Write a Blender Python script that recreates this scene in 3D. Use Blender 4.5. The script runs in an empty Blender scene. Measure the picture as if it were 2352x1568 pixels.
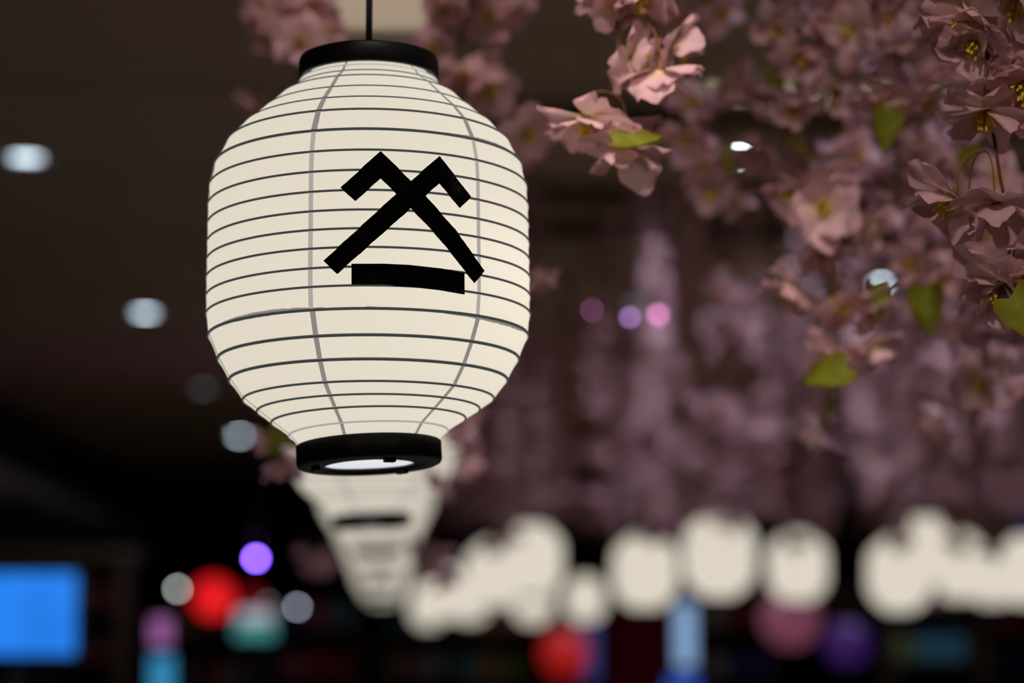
import bpy, bmesh, math, random
from mathutils import Vector, Matrix, Euler
from mathutils.bvhtree import BVHTree
from mathutils.geometry import tessellate_polygon

S = bpy.context.scene
COL = S.collection
PI = math.pi

# ------------------------------------------------------------------ camera
FPX = 85.0 / 36.0 * 2352.0
CAM = Vector((0.0, 0.0, 1.5))
PITCH, YAW = 0.114918, 0.053792
cd = bpy.data.cameras.new('camera')
cd.lens = 85.0
cd.sensor_width = 36.0
cd.clip_start = 0.05
cd.clip_end = 200
cd.dof.use_dof = True
cd.dof.focus_distance = 1.985
cd.dof.aperture_fstop = 2.85
cam = bpy.data.objects.new('camera', cd)
cam.location = CAM
cam.rotation_euler = (PI / 2 + PITCH, 0, -YAW)
COL.objects.link(cam)
S.camera = cam

# ------------------------------------------------------------------ world, exposure, added off-frame fill panels
w = bpy.data.worlds.new('world')
S.world = w
w.use_nodes = True
w.node_tree.nodes['Background'].inputs[0].default_value = (0.02, 0.018, 0.02, 1)
w.node_tree.nodes['Background'].inputs[1].default_value = 0.3
S.view_settings.view_transform = 'Standard'
S.view_settings.look = 'None'
S.view_settings.gamma = 1.0
S.view_settings.use_curve_mapping = False
S.view_settings.exposure = 0.0
S.cycles.use_denoising = True
S.cycles.use_light_tree = False
S.cycles.max_bounces = 4
S.cycles.diffuse_bounces = 2
S.cycles.glossy_bounces = 1
S.cycles.transmission_bounces = 2
S.cycles.adaptive_threshold = 0.03
S.cycles.sample_clamp_indirect = 4.0
CEIL = 3.0


def area(name, loc, size, energy, color):
    l = bpy.data.lights.new(name, 'AREA')
    l.shape = 'RECTANGLE'
    l.size, l.size_y = size
    l.energy = energy
    l.color = color
    o = bpy.data.objects.new(name, l)
    o.location = loc
    COL.objects.link(o)
    o['kind'] = 'helper'
    return o


ADDED_PANELS = [(-0.9, -0.6), (1.5, -0.4)]  # unseen panels added to light the blossoms from the front
for i, (x, y) in enumerate(ADDED_PANELS):
    area('ceiling_panel_light', (x, y, CEIL - 0.055), (0.55, 0.55), 12.0, (1.0, 0.88, 0.78))

# unseen spots added above the frame to brighten the near blossoms (housings further down)
ADDED_SPOTS = [((0.02, 1.40, CEIL - 0.16), (0.21, 2.25, 1.96), 62.0, 30, (1.0, 0.90, 0.82)), ((0.15, -0.5, CEIL - 0.16), (0.68, 2.25, 1.85), 110.0, 28, (1.0, 0.88, 0.82)),
         ((0.01, 2.50, CEIL - 0.16), (0.0, 3.05, 2.25), 16.0, 62, (1.0, 0.90, 0.85))]
for loc, aim, e, cone, tint in ADDED_SPOTS:
    l = bpy.data.lights.new('track_spot_beam', 'SPOT')
    l.energy = e
    l.color = tint
    l.spot_size = math.radians(cone)
    l.spot_blend = 0.7
    l.shadow_soft_size = 0.03
    o = bpy.data.objects.new('track_spot_beam', l)
    o.location = loc
    o.rotation_euler = (Vector(aim) - Vector(loc)).to_track_quat('-Z', 'Y').to_euler()
    COL.objects.link(o)
    o['kind'] = 'helper'

# ------------------------------------------------------------------ pixel <-> world (2352 x 1568 frame)
_F = Vector((math.sin(YAW) * math.cos(PITCH), math.cos(YAW) * math.cos(PITCH), math.sin(PITCH)))
_R = Vector((math.cos(YAW), -math.sin(YAW), 0))
_U = _R.cross(_F)


def ray(px, py):
    return _F + _R * ((px - 1176.0) / FPX) - _U * ((py - 784.0) / FPX)


def at(px, py, Z):
    d = ray(px, py)
    return CAM + d * (Z / d.y)


# ------------------------------------------------------------------ materials
MATS = {}


def nodes_of(name):
    m = bpy.data.materials.new(name)
    m.use_nodes = True
    nt = m.node_tree
    nt.nodes.clear()
    out = nt.nodes.new('ShaderNodeOutputMaterial')
    MATS[name] = m
    return m, nt, out


def N(nt, kind, **kw):
    n = nt.nodes.new(kind)
    for k, v in kw.items():
        setattr(n, k, v)
    return n


def principled(name, col, rough=0.6, spec=0.3, metal=0.0, noise=0.0, nscale=20.0, emit=None, estr=0.0, bump=0.0):
    m, nt, out = nodes_of(name)
    b = N(nt, 'ShaderNodeBsdfPrincipled')
    b.inputs['Base Color'].default_value = (*col, 1)
    b.inputs['Roughness'].default_value = rough
    b.inputs['Specular IOR Level'].default_value = spec
    b.inputs['Metallic'].default_value = metal
    if emit:
        b.inputs['Emission Color'].default_value = (*emit, 1)
        b.inputs['Emission Strength'].default_value = estr
    if noise > 0 or bump > 0:
        tc = N(nt, 'ShaderNodeTexCoord')
        nz = N(nt, 'ShaderNodeTexNoise')
        nz.inputs['Scale'].default_value = nscale
        nz.inputs['Detail'].default_value = 5
        nt.links.new(tc.outputs['Object'], nz.inputs['Vector'])
        if noise > 0:
            mp = N(nt, 'ShaderNodeMapRange')
            mp.inputs['To Min'].default_value = 1 - noise
            mp.inputs['To Max'].default_value = 1 + noise
            nt.links.new(nz.outputs['Fac'], mp.inputs['Value'])
            vm = N(nt, 'ShaderNodeVectorMath', operation='SCALE')
            vm.inputs[0].default_value = col
            nt.links.new(mp.outputs['Result'], vm.inputs['Scale'])
            nt.links.new(vm.outputs['Vector'], b.inputs['Base Color'])
        if bump > 0:
            bp = N(nt, 'ShaderNodeBump')
            bp.inputs['Strength'].default_value = bump
            bp.inputs['Distance'].default_value = 0.01
            nt.links.new(nz.outputs['Fac'], bp.inputs['Height'])
            nt.links.new(bp.outputs['Normal'], b.inputs['Normal'])
    nt.links.new(b.outputs['BSDF'], out.inputs['Surface'])
    return m


def glow(name, col, strength, base=(0.3, 0.3, 0.3), noise=0.0, nscale=6.0):
    """a surface that gives off light of its own (screen, lamp, lit sign)"""
    m, nt, out = nodes_of(name)
    b = N(nt, 'ShaderNodeBsdfPrincipled')
    b.inputs['Base Color'].default_value = (*base, 1)
    b.inputs['Roughness'].default_value = 0.5
    b.inputs['Emission Color'].default_value = (*col, 1)
    b.inputs['Emission Strength'].default_value = strength
    if noise > 0:
        tc = N(nt, 'ShaderNodeTexCoord')
        nz = N(nt, 'ShaderNodeTexNoise')
        nz.inputs['Scale'].default_value = nscale
        mp = N(nt, 'ShaderNodeMapRange')
        mp.inputs['From Min'].default_value = 0.3
        mp.inputs['From Max'].default_value = 0.7
        mp.inputs['To Min'].default_value = strength * (1 - noise)
        mp.inputs['To Max'].default_value = strength * (1 + noise)
        nt.links.new(tc.outputs['Object'], nz.inputs['Vector'])
        nt.links.new(nz.outputs['Fac'], mp.inputs['Value'])
        nt.links.new(mp.outputs['Result'], b.inputs['Emission Strength'])
    nt.links.new(b.outputs['BSDF'], out.inputs['Surface'])
    m.cycles.emission_sampling = 'NONE'
    return m


def paper(name, col, estr, trans=0.6):
    """lantern paper lit from within: glows, and passes the bulb's light"""
    m, nt, out = nodes_of(name)
    tc = N(nt, 'ShaderNodeTexCoord')
    nz = N(nt, 'ShaderNodeTexNoise')
    nz.inputs['Scale'].default_value = 260
    nz.inputs['Detail'].default_value = 6
    nt.links.new(tc.outputs['Object'], nz.inputs['Vector'])
    mp = N(nt, 'ShaderNodeMapRange')
    mp.inputs['To Min'].default_value = estr * 0.985
    mp.inputs['To Max'].default_value = estr * 1.015
    nt.links.new(nz.outputs['Fac'], mp.inputs['Value'])
    e = N(nt, 'ShaderNodeEmission')
    e.inputs['Color'].default_value = (*col, 1)
    nt.links.new(mp.outputs['Result'], e.inputs['Strength'])
    d = N(nt, 'ShaderNodeBsdfDiffuse')
    d.inputs['Color'].default_value = (0.12, 0.115, 0.10, 1)
    t = N(nt, 'ShaderNodeBsdfTranslucent')
    t.inputs['Color'].default_value = (0.5, 0.475, 0.41, 1)
    mx = N(nt, 'ShaderNodeMixShader')
    mx.inputs[0].default_value = trans
    nt.links.new(d.outputs[0], mx.inputs[1])
    nt.links.new(t.outputs[0], mx.inputs[2])
    ad = N(nt, 'ShaderNodeAddShader')
    nt.links.new(e.outputs[0], ad.inputs[0])
    nt.links.new(mx.outputs[0], ad.inputs[1])
    nt.links.new(ad.outputs[0], out.inputs['Surface'])
    m.cycles.emission_sampling = 'FRONT'
    return m


def leafy(name, trans, tint=(1, 1, 1), rough=0.6, rnd=0.18):
    """fabric petals / leaves: vertex colour, light passes through"""
    m, nt, out = nodes_of(name)
    at_ = N(nt, 'ShaderNodeAttribute', attribute_name='Col')
    oi = N(nt, 'ShaderNodeObjectInfo')
    mp = N(nt, 'ShaderNodeMapRange')
    mp.inputs['To Min'].default_value = 1 - rnd
    mp.inputs['To Max'].default_value = 1 + rnd
    nt.links.new(oi.outputs['Random'], mp.inputs['Value'])
    vm = N(nt, 'ShaderNodeVectorMath', operation='SCALE')
    nt.links.new(at_.outputs['Color'], vm.inputs[0])
    nt.links.new(mp.outputs['Result'], vm.inputs['Scale'])
    v2 = N(nt, 'ShaderNodeVectorMath', operation='MULTIPLY')
    v2.inputs[1].default_value = tint
    nt.links.new(vm.outputs[0], v2.inputs[0])
    b = N(nt, 'ShaderNodeBsdfPrincipled')
    b.inputs['Roughness'].default_value = rough
    b.inputs['Specular IOR Level'].default_value = 0.2
    nt.links.new(v2.outputs[0], b.inputs['Base Color'])
    t = N(nt, 'ShaderNodeBsdfTranslucent')
    nt.links.new(v2.outputs[0], t.inputs['Color'])
    mx = N(nt, 'ShaderNodeMixShader')
    mx.inputs[0].default_value = trans
    nt.links.new(b.outputs[0], mx.inputs[1])
    nt.links.new(t.outputs[0], mx.inputs[2])
    nt.links.new(mx.outputs[0], out.inputs['Surface'])
    return m


paper('lantern_paper', (1.0, 0.918, 0.79), 0.545)
glow('paper_seam', (0.97, 0.91, 0.83), 0.25, (0.03, 0.03, 0.03))
glow('paper_seam_light', (0.97, 0.92, 0.83), 0.41, (0.03, 0.03, 0.03))
glow('paper_hoop', (0.82, 0.92, 0.97), 0.042, (0.05, 0.055, 0.055))  # faint emission paints in the backlit paper over the wire
glow('paper_hoop_faint', (0.93, 0.95, 0.9), 0.36, (0.3, 0.3, 0.3))
principled('black_lacquer', (0.0035, 0.0035, 0.0035), 0.45, 0.16, noise=0.2, nscale=60)
principled('black_cord', (0.006, 0.006, 0.006), 0.6, 0.2, noise=0.2, nscale=200)
for _n in ('paper_seam', 'paper_seam_light', 'paper_hoop', 'paper_hoop_faint'):
    MATS[_n].cycles.emission_sampling = 'NONE'
glow('lantern_diffuser', (0.93, 0.95, 1.0), 0.80, (0.6, 0.6, 0.6))


def emblem_mat():
    m, nt, out = nodes_of('emblem_print')
    tc = N(nt, 'ShaderNodeTexCoord')
    n1 = N(nt, 'ShaderNodeTexNoise')
    n1.inputs['Scale'].default_value = 1500
    n2 = N(nt, 'ShaderNodeTexNoise')
    n2.inputs['Scale'].default_value = 45
    nt.links.new(tc.outputs['Object'], n1.inputs['Vector'])
    nt.links.new(tc.outputs['Object'], n2.inputs['Vector'])
    mu = N(nt, 'ShaderNodeMath', operation='MULTIPLY')
    nt.links.new(n1.outputs['Fac'], mu.inputs[0])
    nt.links.new(n2.outputs['Fac'], mu.inputs[1])
    r = N(nt, 'ShaderNodeValToRGB')
    r.color_ramp.elements[0].position = 0.385
    r.color_ramp.elements[0].color = (0.002, 0.002, 0.002, 1)
    r.color_ramp.elements[1].position = 0.50
    r.color_ramp.elements[1].color = (0.12, 0.11, 0.10, 1)
    nt.links.new(mu.outputs[0], r.inputs['Fac'])
    b = N(nt, 'ShaderNodeBsdfPrincipled')
    b.inputs['Roughness'].default_value = 0.75
    b.inputs['Specular IOR Level'].default_value = 0.1
    nt.links.new(r.outputs['Color'], b.inputs['Base Color'])
    nt.links.new(b.outputs[0], out.inputs['Surface'])


emblem_mat()
leafy('petal', 0.42)
leafy('leaf', 0.30, rnd=0.1)
principled('stamen', (0.75, 0.50, 0.03), 0.6, 0.2, noise=0.2, nscale=300)
principled('stem', (0.10, 0.045, 0.025), 0.7, 0.2, noise=0.4, nscale=150, bump=0.3)
principled('pedicel', (0.20, 0.085, 0.035), 0.7, 0.2, noise=0.3, nscale=150)

principled('ceiling_brown', (0.40, 0.30, 0.18), 0.8, 0.15, noise=0.15, nscale=1.2)
principled('ceiling_beam', (0.15, 0.10, 0.06), 0.7, 0.2, noise=0.2, nscale=3)
principled('wall_dark', (0.012, 0.010, 0.010), 0.7, 0.2, noise=0.3, nscale=2)
principled('wall_maroon', (0.07, 0.030, 0.032), 0.8, 0.15, noise=0.3, nscale=1.5)
principled('floor_dark', (0.26, 0.21, 0.17), 0.35, 0.4, noise=0.25, nscale=4)
principled('metal_grey', (0.42, 0.45, 0.52), 0.45, 0.4, 0.3, noise=0.2, nscale=5)
principled('white_trim', (0.6, 0.6, 0.6), 0.5, 0.3, noise=0.05, nscale=5)
principled('black_plastic', (0.01, 0.01, 0.011), 0.4, 0.3, noise=0.2, nscale=30)
principled('dark_wood', (0.05, 0.028, 0.012), 0.6, 0.3, noise=0.4, nscale=8)
principled('cream_paint', (0.72, 0.62, 0.46), 0.6, 0.25, noise=0.08, nscale=6)


# ------------------------------------------------------------------ mesh helpers
class MB:
    def __init__(self):
        self.v, self.f, self.c, self.mi = [], [], [], []
        self.smooth = True

    def add(self, vs, fs, col=None, mi=0, M=None):
        o = len(self.v)
        for p in vs:
            p = Vector(p)
            self.v.append(M @ p if M is not None else p)
        for q in fs:
            self.f.append([i + o for i in q])
            self.mi.append(mi)
        if col is None:
            col = (1, 1, 1)
        if len(vs) and not hasattr(col[0], '__len__'):
            col = [col] * len(vs)
        self.c += list(col)

    def box(self, a, b, M=None, mi=0):
        (x0, y0, z0), (x1, y1, z1) = a, b
        vs = [(x0, y0, z0), (x1, y0, z0), (x1, y1, z0), (x0, y1, z0), (x0, y0, z1), (x1, y0, z1), (x1, y1, z1), (x0, y1, z1)]
        self.add(vs, [(0, 3, 2, 1), (4, 5, 6, 7), (0, 1, 5, 4), (1, 2, 6, 5), (2, 3, 7, 6), (3, 0, 4, 7)], M=M, mi=mi)

    def lathe(self, prof, n=48, M=None, close=False, mi=0):
        """prof: list of (r, z); revolve about z"""
        vs, fs = [], []
        for r, z in prof:
            for k in range(n):
                a = 2 * PI * k / n
                vs.append((r * math.sin(a), -r * math.cos(a), z))
        m = len(prof)
        for i in range(m if close else m - 1):
            j = (i + 1) % m
            for k in range(n):
                l = (k + 1) % n
                fs.append((i * n + k, i * n + l, j * n + l, j * n + k))
        self.add(vs, fs, M=M, mi=mi)

    def tube(self, pts, rad, n=6, caps=True, closed=False, mi=0, col=None):
        pts = [Vector(p) for p in pts]
        m = len(pts)
        rr = rad if hasattr(rad, '__len__') else [rad] * m
        vs, fs = [], []
        prev = None
        for i, p in enumerate(pts):
            if closed:
                t = pts[(i + 1) % m] - pts[i - 1]
            else:
                t = pts[min(i + 1, m - 1)] - pts[max(i - 1, 0)]
            t.normalize()
            if prev is None:
                ref = Vector((0, 0, 1)) if abs(t.z) < 0.9 else Vector((1, 0, 0))
                nrm = t.cross(ref).normalized()
            else:
                nrm = (prev - t * prev.dot(t)).normalized()
            prev = nrm
            b = t.cross(nrm)
            for k in range(n):
                a = 2 * PI * k / n
                vs.append(p + (nrm * math.cos(a) + b * math.sin(a)) * rr[i])
        for i in range(m if closed else m - 1):
            j = (i + 1) % m
            for k in range(n):
                l = (k + 1) % n
                fs.append((i * n + k, i * n + l, j * n + l, j * n + k))
        if caps and not closed:
            fs.append(tuple(range(n - 1, -1, -1)))
            fs.append(tuple(range((m - 1) * n, m * n)))
        self.add(vs, fs, mi=mi, col=col)

    def mesh(self, name, mats, smooth=None):
        me = bpy.data.meshes.new(name)
        me.from_pydata([tuple(p) for p in self.v], [], self.f)
        if isinstance(mats, str):
            mats = [mats]
        for q in mats:
            me.materials.append(MATS[q])
        me.polygons.foreach_set('material_index', self.mi)
        sm = self.smooth if smooth is None else smooth
        me.polygons.foreach_set('use_smooth', [sm] * len(self.f))
        ca = me.color_attributes.new('Col', 'FLOAT_COLOR', 'POINT')
        flat = []
        for q in self.c:
            flat += [q[0], q[1], q[2], 1.0]
        ca.data.foreach_set('color', flat)
        me.update()
        return me

    def build(self, name, mats, parent=None, smooth=None):
        return link(name, self.mesh(name, mats, smooth), parent)


def link(name, me, parent=None, M=None):
    o = bpy.data.objects.new(name, me)
    COL.objects.link(o)
    if parent:
        o.parent = parent
    if M is not None:
        o.matrix_local = M
    return o


def tag(o, label=None, cat=None, group=None, kind=None):
    if label:
        o['label'] = label
    if cat:
        o['category'] = cat
    if group:
        o['group'] = group
    if kind:
        o['kind'] = kind
    return o


def empty(name, loc=(0, 0, 0), M=None):
    o = bpy.data.objects.new(name, None)
    COL.objects.link(o)
    o.empty_display_size = 0.05
    if M is not None:
        o.matrix_world = M
    else:
        o.location = loc
    return o


def copy_tree(o, parent=None):
    c = o.copy()
    COL.objects.link(c)
    c.parent = parent
    for ch in list(KIDS.get(o.name, ())):
        copy_tree(ch, c)
    return c


KIDS = {}


def index_kids(root):
    for ob in COL.objects:
        if ob.parent is not None:
            KIDS.setdefault(ob.parent.name, [])
            if ob not in KIDS[ob.parent.name]:
                KIDS[ob.parent.name].append(ob)


def bevel_obj(o, width, seg=2):
    m = o.modifiers.new('bevel', 'BEVEL')
    m.width = width
    m.segments = seg
    m.limit_method = 'ANGLE'
    return o


# ------------------------------------------------------------------ room
X0, X1, Y0, Y1 = -2.6, 9.0, -5.0, 32.0


def structure(name, a, b, mat):
    mb = MB()
    mb.box(a, b)
    return tag(mb.build(name, mat, smooth=False), kind='structure')


structure('floor', (X0, Y0, -0.1), (X1, Y1, 0), 'floor_dark')
ceil_o = structure('ceiling', (X0, Y0, CEIL + 0.08), (X1, Y1, CEIL + 0.2), 'ceiling_brown')
structure('wall_left', (X0 - 0.1, Y0, 0), (X0, Y1, CEIL), 'wall_dark')
structure('wall_right', (X1, Y0, 0), (X1 + 0.1, Y1, CEIL), 'wall_maroon')
structure('wall_back', (X0, Y1, 0), (X1, Y1 + 0.1, CEIL), 'wall_maroon')
structure('wall_front', (X0, Y0 - 0.1, 0), (X1, Y0, CEIL), 'wall_maroon')

# ceiling boards laid across the corridor with shadow gaps between them (parts of the ceiling)
# x, y, lens radiance, beam power
DOWNLIGHTS = [(-1.165, 7.84, 4.2, 40), (-1.165, 11.85, 9.5, 40), (-1.165, 15.75, 0.9, 0), (-1.165, 19.8, 26.0, 40),
              (-1.165, 3.84, 4.0, 45),
              (1.165, 7.69, 30.0, 80), (1.15, 3.5, 4.0, 48), (1.5, 4.9, 4.0, 80), (2.25, 10.62, 16.0, 30), (2.2, 5.9, 6.0, 125), (1.3, 14.2, 0.5, 90), (1.2, 11.4, 0.6, 60), (4.1, 9.5, 5.0, 20), (3.4, 15.0, 5.0, 60)]  # third entry here is an unseen lamp added to light the middle blossoms
gaps = [5.25, 6.75, 8.05, 9.35, 11.0, 13.1, 15.0, 17.5, 21.0, 25.0]
edges = [Y0] + gaps + [Y1]
for a, b in zip(edges[:-1], edges[1:]):
    g = 0.045
    holes = [(x, y) for (x, y, r, e) in DOWNLIGHTS if a < y < b]
    me = bpy.data.meshes.new('ceiling_board')
    bm = bmesh.new()
    # board with square cut-outs for the recessed lamps: strips in x
    xs = sorted({X0, X1} | {q for h in holes for q in (h[0] - 0.075, h[0] + 0.075)})
    for xa, xb in zip(xs[:-1], xs[1:]):
        hh = [h for h in holes if xa + 1e-4 < h[0] < xb - 1e-4 and xb - xa < 0.16]
        spans = [(a + g / 2, b - g / 2)]
        for h in hh:
            s = []
            for (p, q) in spans:
                if p < h[1] - 0.075 and q > h[1] + 0.075:
                    s += [(p, h[1] - 0.075), (h[1] + 0.075, q)]
                else:
                    s.append((p, q))
            spans = s
        for p, q in spans:
            m4 = Matrix.Translation(((xa + xb) / 2, (p + q) / 2, CEIL + 0.04)) @ Matrix.Diagonal((xb - xa, q - p, 0.08, 1))
            bmesh.ops.create_cube(bm, size=1, matrix=m4)
    bm.to_mesh(me)
    bm.free()
    me.materials.append(MATS['ceiling_brown'])
    link('ceiling_board', me, ceil_o)
for y in (6.98, 8.3, 9.0):
    mb = MB()
    mb.box((0.2, y - 0.05, CEIL - 0.07), (X1, y + 0.05, CEIL))
    tag(bevel_obj(mb.build('trim_1', 'ceiling_beam', smooth=False), 0.008), kind='structure')

# frame and opal sheet around the added off-frame fill lights
for i, (x, y) in enumerate(ADDED_PANELS):
    r = empty('ceiling_panel', (x, y, CEIL))
    tag(r, ['square opal ceiling light panel behind the viewer over the walkway',
            'square opal ceiling light panel near the blossom side of the walkway'][i], 'ceiling light')
    mb = MB()
    for s in (-1, 1):
        mb.box((s * 0.3 - 0.02, -0.32, -0.05), (s * 0.3 + 0.02, 0.32, 0))
        mb.box((-0.28, s * 0.3 - 0.02, -0.05), (0.28, s * 0.3 + 0.02, 0))
    mb.build('frame', 'white_trim', r, smooth=False)
    mb = MB()
    mb.box((-0.28, -0.28, -0.045), (0.28, 0.28, -0.01))
    mb.build('diffuser', 'white_trim', r, smooth=False)

# housings of the added blossom spotlights
for i, (loc, aim, e, cone, tint) in enumerate(ADDED_SPOTS):
    q = (Vector(aim) - Vector(loc)).to_track_quat('-Z', 'Y').to_matrix().to_4x4()
    r = empty('track_spotlight', loc)
    tag(r, ['black track spotlight on the ceiling just in front of the sharp lantern', 'black track spotlight on the ceiling behind the viewer', 'black track spotlight on the ceiling between the first two lanterns'][i], 'spotlight', 'track spotlights')
    mb = MB()
    mb.lathe([(0.036, -0.03), (0.040, -0.03), (0.040, 0.09), (0.030, 0.10), (0.0005, 0.10), (0.0005, 0.02), (0.036, 0.02)], 24, M=q)
    mb.build('barrel', 'black_plastic', r)
    mb = MB()
    mb.tube([q @ Vector((0, 0, 0.095)), (0, 0, 0.16)], 0.008, 8)
    mb.build('stalk', 'black_plastic', r)

# rail along the dark left wall
mb = MB()
mb.box((X0 + 0.01, 6, 2.36), (X0 + 0.17, Y1 - 0.05, 2.41))
mb.box((X0 + 0.14, 6, 2.41), (X0 + 0.17, Y1 - 0.05, 2.50))
rail = mb.build('cable_tray', 'metal_grey', smooth=False)
tag(rail, 'grey metal cable tray running along the dark wall', 'cable tray')
for k in range(9):
    mb = MB()
    y = 9 + k * 2.4
    mb.box((X0 + 0.01, y, 2.30), (X0 + 0.15, y + 0.03, 2.36))
    mb.build('bracket', 'metal_grey', rail, smooth=False)

# ------------------------------------------------------------------ recessed downlights
m_can = MB()
m_can.lathe([(0.088, -0.006), (0.088, 0.0), (0.060, 0.0), (0.053, 0.004), (0.050, 0.075)], 32)
m_can.lathe([(0.060, 0.0), (0.060, -0.004), (0.088, -0.006)], 32)
can_me = m_can.mesh('downlight_can', 'white_trim')
m_l = MB()
m_l.lathe([(0.0005, -0.0045), (0.025, -0.0035), (0.042, -0.001), (0.052, 0.003)], 32)
lens_v = {}
DL_LABEL = ['brightest round recessed downlight in the ceiling on the dark side', 'second bright recessed downlight along the dark side of the ceiling',
            'dim recessed downlight nearly hidden behind the lantern edge', 'bluish recessed downlight just beside the lantern base',
            'recessed downlight overhead close to the viewer on the dark side',
            'white downlight broken up by blossoms in front of it', 'recessed downlight above the nearest blossoms', 'second recessed downlight above the near blossoms', 'pale downlight glimpsed low through the blossom strands',
            'recessed downlight above the blossoms at the frame edge', 'recessed downlight over the far blossoms beside the lantern row', 'recessed downlight between the blossoms and the large blurred lantern',
            'recessed downlight over the far outer blossoms', 'recessed downlight over the outermost distant blossoms']
for i, (x, y, p, e) in enumerate(DOWNLIGHTS):
    r = empty('downlight', (x, y, CEIL))
    tag(r, DL_LABEL[i], 'downlight', 'recessed ceiling downlights')
    link('trim_ring', can_me, r)
    key = round(p, 2)
    if key not in lens_v:
        glow('led_%d' % int(key * 100), (0.72, 0.88, 1.0), p, (0.8, 0.8, 0.8))
        lens_v[key] = m_l.mesh('lens', 'led_%d' % int(key * 100))
    link('lens', lens_v[key], r)
    if e > 0:
        sd = bpy.data.lights.new('downlight_beam', 'SPOT')
        sd.energy = e
        sd.color = (0.74, 0.76, 1.0)
        sd.spot_size = math.radians(120)
        sd.spot_blend = 0.6
        sd.shadow_soft_size = 0.03
        so = bpy.data.objects.new('downlight_beam', sd)
        COL.objects.link(so)
        so.parent = r
        so.location = (0, 0, -0.012)

# linear lamp on the ceiling beyond the blossoms
r = empty('linear_lamp', at(1900, 190, 6.65))
r.location.z = CEIL
tag(r, 'long beige glowing linear lamp across the ceiling behind blossoms', 'ceiling light')
mb = MB()
mb.box((-0.36, -0.04, -0.012), (0.34, 0.04, 0))
bevel_obj(mb.build('housing', 'white_trim', r, smooth=False), 0.006)
glow('linear_glow', (1.0, 0.86, 0.60), 0.55, (0.5, 0.5, 0.45))
mb = MB()
mb.box((-0.35, -0.035, -0.036), (0.33, 0.035, -0.012))
bevel_obj(mb.build('tube_cover', 'linear_glow', r, smooth=False), 0.01)

# cream post hung from the ceiling just behind the big lantern
PZ = 3.25
pb = at(864, 108, PZ)
r = empty('hanging_post', pb)
tag(r, 'plain cream square post dropping from the ceiling above the front lantern', 'post')
mb = MB()
hw = 0.071
mb.box((-hw, -hw, 0), (hw, hw, CEIL - pb.z))
bevel_obj(mb.build('shaft', 'cream_paint', r, smooth=False), 0.012, 3)
mb = MB()
mb.box((-hw - 0.02, -hw - 0.02, CEIL - pb.z - 0.03), (hw + 0.02, hw + 0.02, CEIL - pb.z))
bevel_obj(mb.build('ceiling_plate', 'cream_paint', r, smooth=False), 0.006)

# ------------------------------------------------------------------ the paper lantern
TAU, LEAN = math.radians(3.1), math.radians(0.35)
_d = ray(847, 575)
LC = CAM + _d * (2.1 / _d.y)
Lu = Vector((-math.sin(LEAN), math.sin(TAU), math.cos(TAU))).normalized()
Le1 = Vector((0, 1, 0)).cross(Lu).normalized()
Le2 = Lu.cross(Le1)
LM = Matrix(((Le1.x, Le2.x, Lu.x, LC.x), (Le1.y, Le2.y, Lu.y, LC.y), (Le1.z, Le2.z, Lu.z, LC.z), (0, 0, 0, 1)))
RINGS = [(0.06089, 0.15111), (0.06548, 0.14493), (0.07774, 0.13701), (0.09339, 0.12315), (0.11014, 0.10901), (0.12415, 0.09428), (0.13463, 0.07447), (0.139, 0.05564), (0.14017, 0.03826), (0.1404, 0.02132), (0.14052, 0.00482), (0.14065, -0.0109), (0.14093, -0.0266), (0.14093, -0.04294), (0.14076, -0.05847), (0.13886, -0.07724), (0.1304, -0.09759), (0.12041, -0.11592), (0.10843, -0.13234), (0.09615, -0.14179), (0.08388, -0.1507), (0.06842, -0.16138)]
CAPT, CAPB, BASET, BASEB = ((0.06177, 0.17376), (0.06168, 0.15496), (0.06292, -0.17058), (0.06292, -0.19028))
# axial positions are measured from the lantern's middle; the root sits at its bottom
ZB = BASEB[1]
LMROOT = LM @ Matrix.Translation((0, 0, ZB))


def ringtilt(i):
    """the soft shade hangs a little askew towards its base: (roll, pitch) per hoop"""
    roll = {18: 0.3, 19: 0.6, 20: 1.3, 21: 2.0, 22: 2.4}.get(i, 0.0)
    pit = {19: 0.3, 20: 0.6, 21: 1.0, 22: 1.3}.get(i, 0.0)
    return math.radians(roll), math.radians(pit)


def ring_matrix(i, s):
    ro, pi_ = ringtilt(i)
    return Matrix.Translation((0, 0, s - ZB)) @ Matrix.Rotation(-ro, 4, 'Y') @ Matrix.Rotation(-pi_, 4, 'X')


def circle(i, r, s, n, a0=0.0, a1=2 * PI):
    M = ring_matrix(i, s)
    return [M @ Vector((r * math.sin(a0 + (a1 - a0) * k / n), -r * math.cos(a0 + (a1 - a0) * k / n), 0)) for k in range(n)]


NSEG = 96


def shade_rows():
    """paper skin: from cap to base, with the panels between hoops very slightly hollow"""
    prof = [(-1, 0.052, CAPB[1] + 0.004)] + [(i, r, s) for i, (r, s) in enumerate(RINGS)] + [(22, 0.0575, BASET[1] - 0.004)]
    rows = []
    for k, (i, r, s) in enumerate(prof):
        rows.append(circle(i, r, s, NSEG))
        if k < len(prof) - 1:
            j, r2, s2 = prof[k + 1]
            A, B = circle(i, r, s, NSEG), circle(j, r2, s2, NSEG)
            for t in (0.33, 0.67):
                row = []
                for a, b in zip(A, B):
                    p = a.lerp(b, t)
                    h = math.hypot(p.x, p.y)
                    kf = 1 - 0.0006 / max(h, 1e-3)
                    row.append(Vector((p.x * kf, p.y * kf, p.z)))
                rows.append(row)
    return rows


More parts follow.
